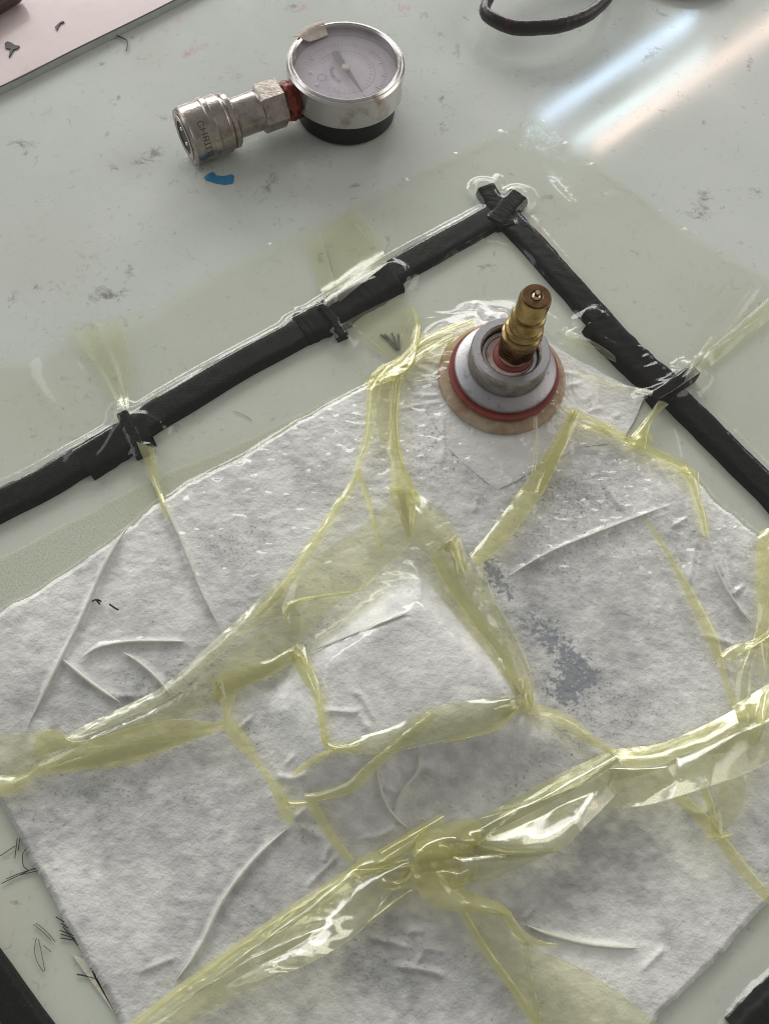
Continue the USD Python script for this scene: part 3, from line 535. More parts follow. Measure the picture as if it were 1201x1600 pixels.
# cloth pinched with the film into narrow cords
for pts_, w_, h_ in CORDS[:len(CORDS) - 19]:
    L_ = np.linalg.norm(np.diff(np.array(pts_, float), axis=0), axis=1).sum()
    if L_ < 100: continue
    n_ = int(np.clip(L_ / 6, 8, 60)); q_ = spline(pts_, n_)
    rr_ = w_ * 0.00066 * np.clip(np.minimum(np.linspace(0, 1, n_), np.linspace(1, 0, n_)) * 5 + 0.04, 0, 1) * (1 + 0.25 * (meshkit.fbm(np.stack([q_[:, 0] * 0.05, q_[:, 1] * 0.05, 0 * q_[:, 0]], -1), 2, 3) - 0.5))
    ww_ = np.array([PH(a, b, -0.00045) for a, b in q_])
    obj('pinched_crease', tube(ww_, rr_, 10, 1.1), M_cord, bag, smooth=True)
# left wing of the block's bridge
pl([(632, 768), (560, 825), (500, 870), (455, 915), (440, 950)], [(642, 848), (590, 897), (545, 932), (500, 967), (468, 1006)], [5, 5, 5, 4, 3], [7, 8, 8, 7, 6], M_pale, arch=.5, crump=.08)
pl([(432, 905), (390, 950), (330, 1005), (250, 1075), (170, 1115), (95, 1152)], [(470, 962), (425, 966), (350, 1018), (270, 1088), (195, 1124), (110, 1160)], 0.8, 3, M_pale, arch=.6)
pl([(470, 962), (425, 975), (355, 1025), (275, 1090), (200, 1127), (140, 1152)], [(466, 1010), (430, 1045), (370, 1082), (300, 1112), (225, 1138), (150, 1165)], 3, 1.2, M_pale, arch=1)
pl([(466, 1004), (420, 1030), (370, 1045), (330, 1065)], [(470, 1026), (425, 1054), (375, 1074), (335, 1097)], 3, 1.5)
pl([(440, 955), (455, 938), (500, 928), (560, 920), (585, 898)], [(444, 968), (460, 946), (505, 934), (562, 923), (588, 900)], 4, 5, arch=.6)
pl([(345, 1142), (300, 1156), (240, 1182), (178, 1200), (120, 1205), (62, 1212)], [(360, 1122), (335, 1130), (285, 1124), (225, 1133), (150, 1157), (62, 1192)], 1, [6, 6, 6, 6, 5, 3], arch=1.6, crump=.8)
pl([(330, 1150), (240, 1175), (170, 1192), (80, 1205)], [(330, 1132), (240, 1150), (170, 1170), (80, 1198)], 1.5, 3, M_pale)
pl([(0, 1216), (25, 1216), (48, 1208), (60, 1192)], [(-10, 1146), (45, 1147), (85, 1141), (112, 1160)], 1.5, 4, M_pale, arch=1.2)
pl([(60, 1146), (82, 1140), (100, 1148), (118, 1158), (150, 1150)], [(52, 1188), (70, 1178), (92, 1172), (112, 1166), (152, 1156)], 3, 2)
pl([(-15, 1212), (10, 1212), (35, 1208), (58, 1196)], [(-15, 1246), (12, 1242), (38, 1226), (62, 1200)], 1, 3)
pl([(335, 1065), (342, 1090), (348, 1115), (352, 1128)], [(372, 1060), (368, 1085), (362, 1108), (358, 1124)], 3, 4)
# right wing
pl([(650, 770), (712, 828), (735, 882), (765, 936), (800, 1000), (828, 1065), (836, 1100)], [(645, 850), (678, 876), (695, 908), (726, 952), (762, 1006), (797, 1062), (815, 1098)], 1, [6, 5, 4, 4, 3.5, 3, 3], M_pale, arch=1.2)
pl([(690, 866), (716, 905), (746, 950), (790, 1010), (826, 1080)], [(672, 876), (692, 908), (722, 952), (772, 1012), (814, 1088)], 1.2, 4.5, arch=1)
pl([(700, 862), (714, 835), (718, 850), (730, 890)], [(668, 872), (690, 858), (705, 866), (712, 905)], 3, 4, crump=.9)
pl([(742, 880), (760, 930), (790, 985), (822, 1050)], [(752, 882), (772, 932), (803, 988), (832, 1052)], 2, 3, M_pale, arch=.8)
# top centre
pl([(608, 762), (612, 782), (622, 802), (636, 846)], [(652, 768), (655, 784), (650, 806), (641, 846)], 2, 3)
pl([(612, 768), (618, 790), (628, 815), (637, 840)], [(640, 766), (645, 785), (644, 806), (641, 838)], 3, 3.5)
pl([(598, 568), (574, 600), (571, 650), (565, 690), (558, 712)], [(614, 574), (592, 605), (584, 650), (578, 690), (567, 716)], 1, 2.5)
pl([(628, 572), (609, 600), (606, 650), (604, 700), (611, 736), (608, 776)], [(640, 566), (622, 600), (618, 650), (621, 700), (634, 736), (654, 776)], 1, 2)
pl([(640, 560), (621, 600), (616, 660), (622, 712), (640, 762)], [(646, 560), (627, 600), (622, 660), (628, 712), (646, 760)], 1.5, 3.5, arch=.4)
pl([(557, 712), (551, 740), (520, 790), (480, 850), (440, 906), (384, 972)], [(564, 715), (560, 745), (530, 798), (492, 858), (456, 910), (408, 960)], 1, 2.2, arch=.6)
pl([(556, 735), (569, 780), (584, 830), (591, 868)], [(563, 732), (578, 778), (591, 828), (597, 866)], 1, 2, arch=.4)
pl([(566, 604), (588, 576), (620, 558), (646, 530), (651, 505)], [(602, 592), (622, 586), (641, 572), (650, 545), (656, 512)], 1, 4, crump=.9)
pl([(578, 592), (600, 570), (630, 556), (660, 540), (705, 522)], [(598, 600), (618, 592), (640, 575), (668, 552), (708, 530)], 1.5, 3, crump=.9)
pl([(530, 508), (570, 531), (605, 555), (632, 562)], [(625, 460), (648, 482), (650, 510), (645, 550)], .7, 1.6, M_faint, arch=.8, crump=.3)
pl([(630, 560), (640, 535), (645, 505), (640, 482)], [(645, 556), (655, 530), (656, 505), (645, 480)], 1, 3)
pl([(590, 612), (588, 650), (590, 690)], [(612, 606), (612, 650), (606, 690)], .8, 1.2, M_pale, arch=.4)
pl([(640, 540), (690, 512), (740, 497)], [(648, 552), (694, 522), (742, 504)], 1, 2.2)
# from the valve to the block, and the right rim of the cloth
pl([(893, 640), (862, 692), (828, 744), (790, 796), (752, 846), (733, 866)], [(906, 652), (882, 702), (852, 762), (816, 814), (768, 868), (742, 884)], .8, 2.4, arch=.8)
pl([(896, 640), (872, 690), (848, 735), (835, 770)], [(903, 640), (884, 690), (864, 735), (848, 770)], 1.8, 2.8, arch=.4)
pl([(832, 650), (832, 700), (828, 745)], [(838, 650), (839, 700), (835, 742)], .5, 1.4, M_pale, arch=.3)
pl([(878, 634), (900, 640), (935, 655), (985, 680), (1030, 702), (1075, 724)], [(888, 660), (915, 656), (945, 673), (985, 694), (1030, 717), (1078, 744)], .8, 2, arch=.6)
pl([(905, 660), (930, 664), (955, 663)], [(905, 668), (932, 672), (960, 668)], 1, 2.2, arch=.4)
pl([(1064, 728), (1078, 770), (1090, 810), (1096, 838)], [(1090, 736), (1094, 775), (1104, 810), (1108, 840)], .8, 1.8)
pl([(1004, 810), (1040, 868), (1072, 932), (1105, 1002), (1117, 1028)], [(1018, 820), (1060, 886), (1096, 946), (1123, 1002), (1131, 1032)], .8, 2, arch=.6)
pl([(1116, 1020), (1128, 1060), (1142, 1108)], [(1126, 1020), (1136, 1060), (1149, 1106)], .8, 2.2, arch=.5)
pl([(1028, 626), (1000, 664), (975, 692)], [(1044, 632), (1014, 668), (1008, 702)], 1, 3, arch=.7)
pl([(985, 692), (1000, 690), (1012, 694)], [(990, 680), (1004, 668), (1020, 690)], 1, 2.4, arch=.5)
# front edge of the block
pl([(800, 1085), (755, 1092), (669, 1106), (617, 1134), (560, 1152), (526, 1163)], [(815, 1097), (762, 1138), (695, 1157), (640, 1169), (591, 1179), (540, 1173)], 2.5, [5, 5, 4, 3, 3, 2], M_pale, arch=1.8, gap=1.5, crump=.5)
pl([(810, 1085), (790, 1110), (765, 1134), (730, 1146), (690, 1157)], [(818, 1092), (800, 1120), (770, 1143), (733, 1152), (692, 1161)], 4, 3, arch=.5)
pl([(668, 1112), (625, 1150), (575, 1192), (535, 1226), (475, 1240)], [(682, 1118), (642, 1158), (600, 1192), (546, 1240), (478, 1252)], 1, 2.6, arch=.7)
pl([(560, 1158), (530, 1164), (515, 1160), (508, 1148)], [(565, 1176), (535, 1176), (512, 1170), (502, 1152)], 2, 3.5)
pl([(526, 1166), (490, 1182), (454, 1208)], [(530, 1174), (494, 1190), (458, 1214)], 1, 2, arch=.4)
# knot at the block's right corner and its tail
pl([(806, 1060), (812, 1080), (815, 1098), (822, 1112)], [(832, 1058), (834, 1080), (834, 1098), (830, 1112)], 3, 5, crump=1)
pl([(770, 1108), (795, 1098), (815, 1090), (832, 1082)], [(790, 1124), (805, 1114), (822, 1112), (838, 1104)], 3, 5, crump=1)
pl([(826, 1096), (860, 1106), (895, 1122), (930, 1152), (960, 1170)], [(824, 1116), (855, 1122), (885, 1140), (920, 1162), (955, 1176)], 2, [5, 4, 3, 2.5, 3])
# left of the block
pl([(446, 1008), (468, 1055), (489, 1090), (497, 1130), (504, 1170)], [(470, 1020), (492, 1055), (502, 1085), (507, 1120), (513, 1165)], 1, 3, crump=.9)
pl([(452, 1012), (462, 1022), (470, 1038)], [(474, 1006), (478, 1022), (480, 1040)], 3, 5)
pl([(343, 1128), (368, 1166), (390, 1186), (423, 1236), (440, 1282)], [(362, 1122), (391, 1160), (412, 1200), (447, 1246), (457, 1286)], 1, 3.5, arch=1.2, crump=.8)
pl([(440, 1240), (455, 1250), (478, 1250)], [(446, 1256), (462, 1262), (482, 1256)], 1, 3)
pl([(475, 1250), (494, 1286), (514, 1316), (547, 1349)], [(493, 1248), (509, 1280), (531, 1315), (554, 1344)], 1, 3)
# the crumpled rope from the knot to the right edge
pl([(690, 1312), (745, 1282), (800, 1250), (860, 1216), (920, 1188), (960, 1172)], [(740, 1346), (822, 1342), (882, 1322), (918, 1286), (945, 1260), (985, 1214)], [2, 1.5, 1, 1, 1, 2], [5, 8, 15, 17, 11, 5], M_pale, arch=2.5, gap=2, facets=11, crump=.1)
pl([(742, 1284), (800, 1252), (862, 1217), (950, 1174)], [(752, 1308), (815, 1276), (880, 1242), (965, 1192)], 4, 8, M_pale, arch=3, facets=8)
pl([(950, 1172), (1010, 1168), (1060, 1156), (1100, 1136), (1146, 1110), (1215, 1075)], [(942, 1264), (1000, 1260), (1060, 1245), (1110, 1228), (1166, 1208), (1215, 1180)], [2, 1, 0.6, 1, 2, 4], [5, 13, 18, 17, 10, 6], M_pale, arch=2.5, gap=2, facets=11, crump=.1)
pl([(950, 1170), (1020, 1164), (1095, 1136), (1148, 1108)], [(985, 1216), (1040, 1198), (1100, 1180), (1156, 1174)], 4, 8, arch=3, facets=8)
pl([(1144, 1104), (1166, 1090), (1190, 1075), (1220, 1055)], [(1160, 1180), (1186, 1156), (1196, 1132), (1220, 1118)], 3, 8, arch=3, facets=7)
pl([(700, 1318), (760, 1318), (820, 1320), (876, 1320)], [(715, 1378), (760, 1377), (796, 1362), (862, 1332)], 3, 5, M_pale, arch=5, facets=8)
pl([(722, 1300), (760, 1318), (800, 1326), (872, 1324)], [(722, 1310), (760, 1334), (800, 1338), (868, 1332)], 6, 8, arch=2)
# the knot itself
pl([(640, 1330), (660, 1300), (700, 1286), (746, 1280)], [(650, 1350), (682, 1346), (722, 1336), (760, 1312)], 4, 8, arch=5, facets=7)
pl([(636, 1345), (660, 1352), (690, 1348), (722, 1350)], [(652, 1386), (690, 1392), (722, 1386), (738, 1368)], 4, 7, arch=4, facets=8)
pl([(650, 1318), (668, 1312), (694, 1316), (716, 1330)], [(646, 1352), (668, 1360), (700, 1360), (722, 1352)], 7, 9, arch=3, facets=8)
pl([(726, 1300), (734, 1320), (738, 1345), (736, 1372)], [(750, 1296), (752, 1320), (750, 1348), (744, 1374)], 6, 8, arch=1.5)
pl([(555, 1343), (590, 1328), (632, 1304), (662, 1284)], [(560, 1362), (602, 1350), (642, 1326), (672, 1300)], 2, 5, facets=10, arch=2)
pl([(548, 1350), (600, 1349), (640, 1344)], [(556, 1368), (602, 1364), (642, 1360)], 2, 5, arch=2)
pl([(590, 1330), (640, 1300), (690, 1270)], [(600, 1338), (648, 1310), (696, 1282)], 4, 6, arch=1)
pl([(600, 1362), (625, 1370), (645, 1350)], [(590, 1392), (612, 1392), (640, 1374)], 2, 5, facets=8, arch=2)
pl([(640, 1385), (610, 1405), (570, 1438)], [(648, 1398), (616, 1418), (576, 1446)], 1, 3, M_pale, arch=1)
# broad tail down to the bottom
pl([(690, 1340), (706, 1362), (726, 1388), (756, 1402), (782, 1412), (800, 1430)], [(640, 1350), (647, 1380), (664, 1406), (700, 1422), (746, 1425), (786, 1430)], 4, [7, 8, 8, 8, 7, 5], arch=2.5)
pl([(715, 1422), (745, 1480), (785, 1535), (842, 1625)], [(790, 1424), (832, 1480), (902, 1512), (1050, 1625)], 3, 5, M_pale, arch=1.5, gap=2, crump=.4)
pl([(718, 1425), (748, 1480), (790, 1538), (842, 1618)], [(728, 1424), (760, 1478), (802, 1536), (856, 1618)], 5, 6.5, arch=.6)
pl([(775, 1418), (799, 1455), (820, 1477), (868, 1481)], [(797, 1424), (817, 1454), (837, 1468), (870, 1475)], 5, 7, arch=1)
pl([(818, 1474), (826, 1540), (840, 1600)], [(824, 1472), (834, 1540), (850, 1600)], 5.5, 6.5, M_pale, arch=.5)
# long fold to the lower left
pl([(635, 1336), (555, 1358), (505, 1392), (420, 1447), (310, 1524), (190, 1615)], [(640, 1362), (600, 1408), (566, 1452), (500, 1497), (380, 1550), (262, 1620)], [2, 1, 0.8, 1, 2, 2], [3, 9, 16, 14, 7, 4], M_pale, arch=4, gap=2.5, crump=.8, facets=9)
pl([(556, 1350), (480, 1398), (380, 1466), (200, 1600)], [(566, 1358), (490, 1406), (390, 1474), (214, 1604)], 2, 5, arch=1.2)
pl([(540, 1366), (470, 1420), (370, 1492), (230, 1600)], [(548, 1374), (478, 1430), (378, 1502), (238, 1604)], 5, 7, M_pale, arch=1)
# right edge
pl([(1186, 830), (1180, 900), (1183, 960), (1174, 1002)], [(1220, 820), (1214, 900), (1208, 960), (1196, 1005)], 1, 3)
pl([(1123, 1024), (1145, 1008), (1170, 1002), (1215, 968)], [(1140, 1036), (1160, 1021), (1186, 1011), (1218, 990)], 2, 4, facets=8)
pl([(1166, 1008), (1150, 1060), (1146, 1102)], [(1184, 1010), (1174, 1060), (1170, 1102)], 1, 3, M_pale)
pl([(1178, 1005), (1183, 1040), (1186, 1064)], [(1198, 1004), (1198, 1045), (1194, 1072)], 3, 6, M_pale, arch=2)
pl([(1190, 1010), (1205, 1050), (1220, 1070)], [(1205, 1000), (1222, 1040), (1235, 1060)], 2, 5)
pl([(1049, 1246), (1085, 1281), (1111, 1306), (1139, 1346), (1164, 1376), (1215, 1428)], [(1063, 1240), (1101, 1270), (1127, 1300), (1154, 1335), (1177, 1364), (1218, 1410)], 1, 3.5)
pl([(1094, 1234), (1104, 1260), (1111, 1302)], [(1106, 1231), (1116, 1260), (1121, 1303)], 1, 2.5)
pl([(1124, 1222), (1121, 1262), (1116, 1302)], [(1166, 1212), (1158, 1262), (1130, 1300)], 1, 3, M_pale)
pl([(1098, 1300), (1116, 1304), (1142, 1300)], [(1102, 1308), (1118, 1312), (1144, 1304)], 3, 5)
# pleats at the tape
pl([(213, 690), (231, 736), (247, 780), (258, 812)], [(240, 700), (246, 742), (256, 780), (264, 810)], .8, 2.2, arch=.5)
pl([(113, 520), (150, 576), (190, 640)], [(150, 503), (176, 570), (196, 640)], .3, .8, M_faint, arch=.4, crump=.2)
pl([(152, 505), (178, 570), (197, 640)], [(186, 502), (200, 560), (201, 640)], .4, .8, M_faint, arch=.4, crump=.2)
pl([(474, 370), (489, 420), (512, 480)], [(503, 364), (517, 412), (528, 470)], .4, .8, M_faint, arch=.5, crump=.2)
pl([(500, 365), (515, 412), (530, 472)], [(550, 326), (588, 370), (604, 412)], .4, .8, M_faint, arch=.4, crump=.3)
pl([(1068, 597), (1110, 572), (1160, 532), (1220, 486)], [(1072, 584), (1110, 545), (1155, 505), (1220, 448)], .4, 1.0, M_faint, arch=.4, crump=.3)
pl([(1064, 590), (1085, 560), (1110, 525)], [(1070, 588), (1094, 566), (1122, 538)], .5, 1, M_faint, arch=.3)
pl([(885, 515), (930, 535), (960, 556)], [(880, 528), (925, 548), (962, 566)], .4, .9, M_faint, arch=.4, crump=.2)
pl([(900, 575), (960, 596), (1020, 610)], [(905, 588), (962, 606), (1018, 618)], .4, 1.2, M_faint, arch=.4, crump=.2)

# ------------------------------------------------------------------ vacuum valve
vx, vy = VALVE; Z0 = 0.0
t = thing('vacuum_valve', 'vacuum valve of aluminium rings, red gaskets and a brass nipple on the film', 'valve', (vx, vy, 0))
C = np.array([vx, vy, 0])
obj('flange', moved(lathe([(0.033, 0.0046), (0.0330, 0.0062), (0.0322, 0.0070), (0.0290, 0.0082), (0.026, 0.0084)]), C), M_flange, t)
obj('gasket', moved(ring(0.012, 0.0281, 0.0093, 0.0126, ch=0.0006), C), M_redrubber, t)
obj('clamp_ring', moved(lathe([(0.0250, 0.0126), (0.0258, 0.0134), (0.0258, 0.0158), (0.0250, 0.0168), (0.0206, 0.0186), (0.019, 0.0186)]), C), M_alu, t)
kn = ring(0.0142, 0.0196, 0.0184, 0.0300, n=288, ch=0.0008); ang = np.arctan2(kn.vertices[:, 1], kn.vertices[:, 0]); rr = np.hypot(kn.vertices[:, 0], kn.vertices[:, 1])
out = (rr > 0.0194) & (kn.vertices[:, 2] < 0.0295); kn.vertices[out, :2] *= (1 - 0.010 * (np.round(ang[out] / (2 * np.pi) * 288) % 2))[:, None]
k_ = obj('knurled_ring', moved(kn, C), M_knurl, t, smooth=20)
obj('top_face', moved(ring(0.0150, 0.0188, 0.0299, 0.0303, ch=0.0002), C), M_alu, k_)
obj('inner_step', moved(ring(0.0118, 0.0139, 0.0184, 0.0262, ch=0.0005), C), M_alu, t)
obj('inner_plate', moved(lathe([(0.0118, 0.0184), (0.0118, 0.0248), (0.0112, 0.0254)]), C), M_ptfe, t)
rw = lathe([(0.0098, 0.0252), (0.0096, 0.0262), (0.0080, 0.0272)], 64); rw.vertices[:, :2] *= (1 + 0.10 * fbm2(rw.vertices[:, 0], rw.vertices[:, 1], 300, 300, 9, 2) * (rw.vertices[:, 2] < 0.0266))[:, None]
obj('red_washer', moved(rw, C + [0.0014, 0, 0]), M_redrubber, t)
D = C + np.array([0.0016, 0.0, 0.0])
T4 = np.eye(4); T4[:3, 2] = [0.012, 0.0, 1]; T4[:3, 3] = D
def leaned(m): m = m.copy(); m.apply_transform(T4); return m
obj('thread_seal', leaned(lathe([(0.0074, 0.0262), (0.0076, 0.0285), (0.0070, 0.0305)], 48)), M_ptfe, t)
hexp = lathe([(0.0082, 0.0300), (0.0088, 0.0310), (0.0088, 0.0408), (0.0082, 0.0418)], 48)
aa = np.arctan2(hexp.vertices[:, 1], hexp.vertices[:, 0]); hexp.vertices[:, :2] *= (1 - 0.035 * np.cos(6 * aa))[:, None]
nip = obj('nipple_hex', leaned(hexp), M_brassdark, t)
obj('nipple_body', leaned(lathe([(0.0080, 0.0418), (0.0080, 0.0424), (0.0095, 0.0430), (0.0097, 0.0448), (0.0090, 0.0456), (0.0080, 0.0460), (0.0080, 0.0476), (0.0090, 0.0482), (0.0090, 0.0498), (0.0084, 0.0504), (0.0077, 0.0508), (0.0077, 0.0520), (0.0080, 0.0524), (0.0080, 0.0578), (0.0076, 0.0586), (0.0065, 0.0590), (0.0063, 0.0610), (0.0071, 0.0618), (0.0072, 0.0624), (0.0072, 0.0706), (0.0067, 0.0718), (0.0044, 0.0722)])), M_brass, t)
tip = obj('nipple_tip', leaned(ring(0.0028, 0.0064, 0.0716, 0.0727, ch=0.0003)), M_brassdark, t)
obj('recess', leaned(lathe([(0.0029, 0.0719), (0.0029, 0.0723)], 48)), M_dark, tip)
obj('pin', leaned(lathe([(0.0022, 0.0722), (0.0019, 0.0728), (0.0012, 0.0732), (0.0012, 0.0748), (0.0010, 0.0752)], 40)), M_brassbright, t)
for k in range(3):
    obj('scratch_band', leaned(ring(0.0085, 0.0089 + 0.0001 * k, 0.0325 + 0.0025 * k, 0.0330 + 0.0025 * k, n=72, ch=0.0001)), M_brassdark, nip)

# ------------------------------------------------------------------ pressure gauge with coupling
ZF = 0.0320
GC = P(540, 97, ZF); gcx, gcy = GC[0], GC[1]; G = np.array([gcx, gcy, 0])
t = thing('vacuum_gauge', 'round chrome rimmed vacuum gauge with black case and steel hose coupling lying on worktop', 'gauge', G)
obj('case', moved(lathe([(0.0280, 0.0004), (0.0296, 0.0016), (0.0300, 0.006), (0.0306, 0.0165), (0.0306, 0.020)]), G), M_caseblack, t)
bz = obj('bezel', moved(ring(0.0300, 0.0338, 0.0155, ZF + 0.0006, n=128, ch=0.0011), G), M_chrome, t)
obj('rim_lip', moved(ring(0.0296, 0.0318, ZF - 0.0012, ZF + 0.0016, n=128, ch=0.0009), G), M_chrome, bz)
dial = obj('dial', moved(lathe([(0.0297, 0.0255), (0.0297, 0.0260)]), G), M_dial, t)
c1 = P(440, 160, 0.016); c0 = P(288, 215, 0.016)
st = c1 - G; st[2] = 0; st /= np.linalg.norm(st)                     # stem direction, the bottom of the dial
up = -st; rt = np.array([up[1], -up[0], 0.0])
def dialpt(x, y, z): return G + rt * x + up * y + np.array([0, 0, z])
def dialmesh(m, z):
    m = m.copy(); v = np.array(m.vertices); m.vertices = G + np.outer(v[:, 0], rt) + np.outer(v[:, 1], up) + np.outer(v[:, 2] + z, [0, 0, 1]); return m
ticks, red = [], []
for k in range(51):
    a = math.radians(225 - 270 * k / 50); l = 0.0034 if k % 5 == 0 else 0.0018; r0 = 0.0238
    b = trimesh.creation.box([l, 0.00045 if k % 5 == 0 else 0.00025, 0.0001]); b.apply_translation([r0 - l / 2, 0, 0]); b.apply_transform(trimesh.transformations.rotation_matrix(a, [0, 0, 1])); ticks.append(b)
    if k % 2 == 0:
        b = trimesh.creation.box([0.0016, 0.0003, 0.0001]); b.apply_translation([0.0148, 0, 0]); b.apply_transform(trimesh.transformations.rotation_matrix(a, [0, 0, 1])); red.append(b)
def arc(r, w, a0, a1, n=60):
    a = np.radians(np.linspace(a0, a1, n)); v = np.r_[np.stack([r * np.cos(a), r * np.sin(a), 0 * a], 1), np.stack([(r + w) * np.cos(a), (r + w) * np.sin(a), 0 * a], 1)]
    f = [(i, i + n, i + 1) for i in range(n - 1)] + [(i + 1, i + n, i + n + 1) for i in range(n - 1)]; return trimesh.Trimesh(v, f, process=False)
obj('scale_marks', dialmesh(trimesh.util.concatenate(ticks + [arc(0.0168, 0.00025, -45, 225)]), 0.02612), M_ink, dial)
obj('red_scale_marks', dialmesh(trimesh.util.concatenate(red), 0.02612), M_dialred, dial)
tm = meshkit.text_mesh('UPOSITE', 0.0020, 0.0001); v = np.array(tm.vertices); wd = v[:, 0].max()
aa = np.radians(270) + (v[:, 0] / wd - 0.5) * 1.9; rr = 0.0098 - v[:, 1]; tm.vertices = np.stack([rr * np.cos(aa), rr * np.sin(aa), v[:, 2]], 1) ; 
aa = np.radians(270) + (v[:, 0] / wd - 0.5) * 1.7; rr = 0.0102 - v[:, 1] * 1.0
tm.vertices = np.stack([rr * np.cos(aa), rr * np.sin(aa), v[:, 2]], 1)
aa = np.radians(270) - (v[:, 0] / wd - 0.5) * 1.7; rr = 0.0072 + v[:, 1]
tm.vertices = np.stack([-rr * np.cos(aa - np.pi) * -1, rr * np.sin(aa), v[:, 2]], 1)
obj('brand_lettering', dialmesh(tm, 0.02612), M_ink, dial)
obj('brand_emblem', dialmesh(moved(arc(0.0024, 0.0003, 0, 360), [0, -0.0145, 0]), 0.02615), M_ink, dial)
for s in (-1, 1):
    obj('dial_screw', moved(trimesh.creation.icosphere(2, 0.0010), dialpt(s * 0.0052, -0.0195, 0.0264)), M_bead, t)
tipd = P(575, 147, 0.0285) - P(540, 97, 0.0285); tipd[2] = 0; td = tipd / np.linalg.norm(tipd); tn = np.array([-td[1], td[0], 0])
nv = [(-0.0150, 0.0015), (-0.0142, 0.0022), (0.0, 0.0016), (0.0205, 0.0002), (0.0205, -0.0002), (0.0, -0.0016), (-0.0142, -0.0022), (-0.0150, -0.0015)]
nd = trimesh.creation.extrude_polygon(Polygon(nv), 0.0005, engine='earcut'); v = np.array(nd.vertices); nd.vertices = G + np.outer(v[:, 0], td) + np.outer(v[:, 1], tn) + np.outer(v[:, 2] + 0.0280, [0, 0, 1])
obj('needle', nd, M_needle, t)
obj('needle_hub', moved(lathe([(0.0026, 0.0278), (0.0026, 0.0292), (0.0021, 0.0297)], 40), G), M_hub, t)
obj('lens', moved(lathe([(0.0299, ZF - 0.0020), (0.0299, ZF - 0.0012)], 96), G), M_lens, t)
# masking tape across the rim
mp = [(458, 54), (468, 43), (486, 33), (502, 26), (506, 36), (512, 50), (496, 57), (483, 62), (468, 60)]
mw = np.array([P(a, b, ZF + 0.001)[:2] for a, b in mp]); mt = trimesh.creation.extrude_polygon(Polygon(mw), 0.0003, engine='earcut').subdivide().subdivide().subdivide()
v = np.array(mt.vertices); rad = np.hypot(v[:, 0] - gcx, v[:, 1] - gcy)
v[:, 2] += np.interp(rad, [0.024, 0.0295, 0.0315, 0.0335, 0.037], [ZF - 0.0008, ZF + 0.0006, ZF + 0.0019, ZF + 0.0012, ZF - 0.0006]) + 0.0004 * fbm2(v[:, 0], v[:, 1], 200, 200, 3, 2)
mt.vertices = v; obj('masking_tape', mt, M_masking, t, smooth=40)
# beige smear on the bezel
# coupling: local axis t from its open end towards the gauge
d = c1 - c0; d[2] = 0; Lc = np.linalg.norm(d); d /= Lc; nn = np.array([d[1], -d[0], 0.0]); zz = np.array([0, 0, 1.0])
A0 = np.array([c0[0], c0[1], 0.0165])
def axial(m):      # z of the lathe -> along the coupling
    m = m.copy(); v = np.array(m.vertices); m.vertices = A0 + np.outer(v[:, 2], d) + np.outer(v[:, 0], nn) + np.outer(v[:, 1], zz); m.invert() if np.linalg.det(np.stack([nn, zz, d])) < 0 else None; return m
q = lambda L: [(a * 1e-3, b * 1e-3) for a, b in L]
def shell(prof, r_in, n=96):
    """Turned sleeve with a bore."""
    pr = prof + [(r_in, prof[-1][1]), (r_in, prof[0][1])]; a = np.linspace(0, 2 * np.pi, n, endpoint=False); v, f = [], []
    for r, z in pr: v += [(r * np.cos(x), r * np.sin(x), z) for x in a]
    m = len(pr)
    for i in range(m):
        for k in range(n):
            e = [i * n + k, i * n + (k + 1) % n, ((i + 1) % m) * n + (k + 1) % n, ((i + 1) % m) * n + k]; f += [(e[0], e[1], e[2]), (e[0], e[2], e[3])]
    return trimesh.Trimesh(v, f, process=False)
sl = obj('coupling_sleeve', axial(shell(q([(14.6, 0), (15.4, .8), (15.7, 1.6), (15.4, 2.6), (15.4, 13.2), (15.9, 13.8), (16.2, 14.6), (16.2, 16.4), (15.4, 17.2), (15.4, 23.4), (14.9, 24.2), (13.6, 24.6), (13.6, 25.6), (14.6, 26.2), (14.6, 28.6), (13.8, 29.6), (12.2, 30.2)]), 0.0125)), M_steel, t)
obj('inner_ring', axial(shell(q([(12.4, -.2), (12.2, -.6), (10.4, -.6), (9.4, .2)]), 0.0086)), M_steel, t)
obj('front_gap', axial(shell(q([(13.2, .15), (12.3, -.05)]), 0.0122)), M_dark, t)
obj('bore', axial(lathe(q([(9.3, .3), (9.3, .8)]), 48)), M_dark, t)
for ay, az in [(-0.002, 0.0040), (0.002, -0.0030)]:
    obj('locking_ball', moved(trimesh.creation.icosphere(2, 0.0011), A0 + d * 0.0004 + nn * ay + zz * az), M_bead, t)
obj('coupling_body', axial(lathe(q([(10.6, 30), (10.6, 45.2), (11.2, 46)]))), M_steel, t)
hx = lathe(q([(11.6, 45.8), (13.2, 47.2), (13.2, 60), (12.2, 61)]), 6)
obj('hex_nut', axial(hx), M_steel, t, smooth=False)
tm = meshkit.text_mesh('CHRIITE', 0.0036, 0.0001); v = np.array(tm.vertices); wd = v[:, 0].max()
th = np.radians(62) - v[:, 0] / wd * 1.45; rr = 0.01543 + v[:, 2] * 0.3; al = 0.0066 + v[:, 1]
tm.vertices = A0 + al[:, None] * d + (rr * np.cos(th))[:, None] * nn + (rr * np.sin(th))[:, None] * zz
obj('engraved_lettering', tm, M_groove, sl)
se = trimesh.creation.icosphere(4, 0.0088); v = np.array(se.vertices); v *= (1 + 0.28 * (meshkit.fbm(v * 260, 3, 5) - 0.5) * 2)[:, None]; ga = np.array([gcx, gcy, 0.0155]) + st * 0.0325
nd_ = A0 + d * 0.062; nd_[2] = 0.0160
obj('red_sealant', [trimesh.Trimesh(v * [1.15, 1.05, 1.25] + ga + st * 0.002, se.faces), tube(np.array([nd_, (nd_ + ga) / 2, ga]), 0.0076, 24)], M_redseal, t, smooth=60)
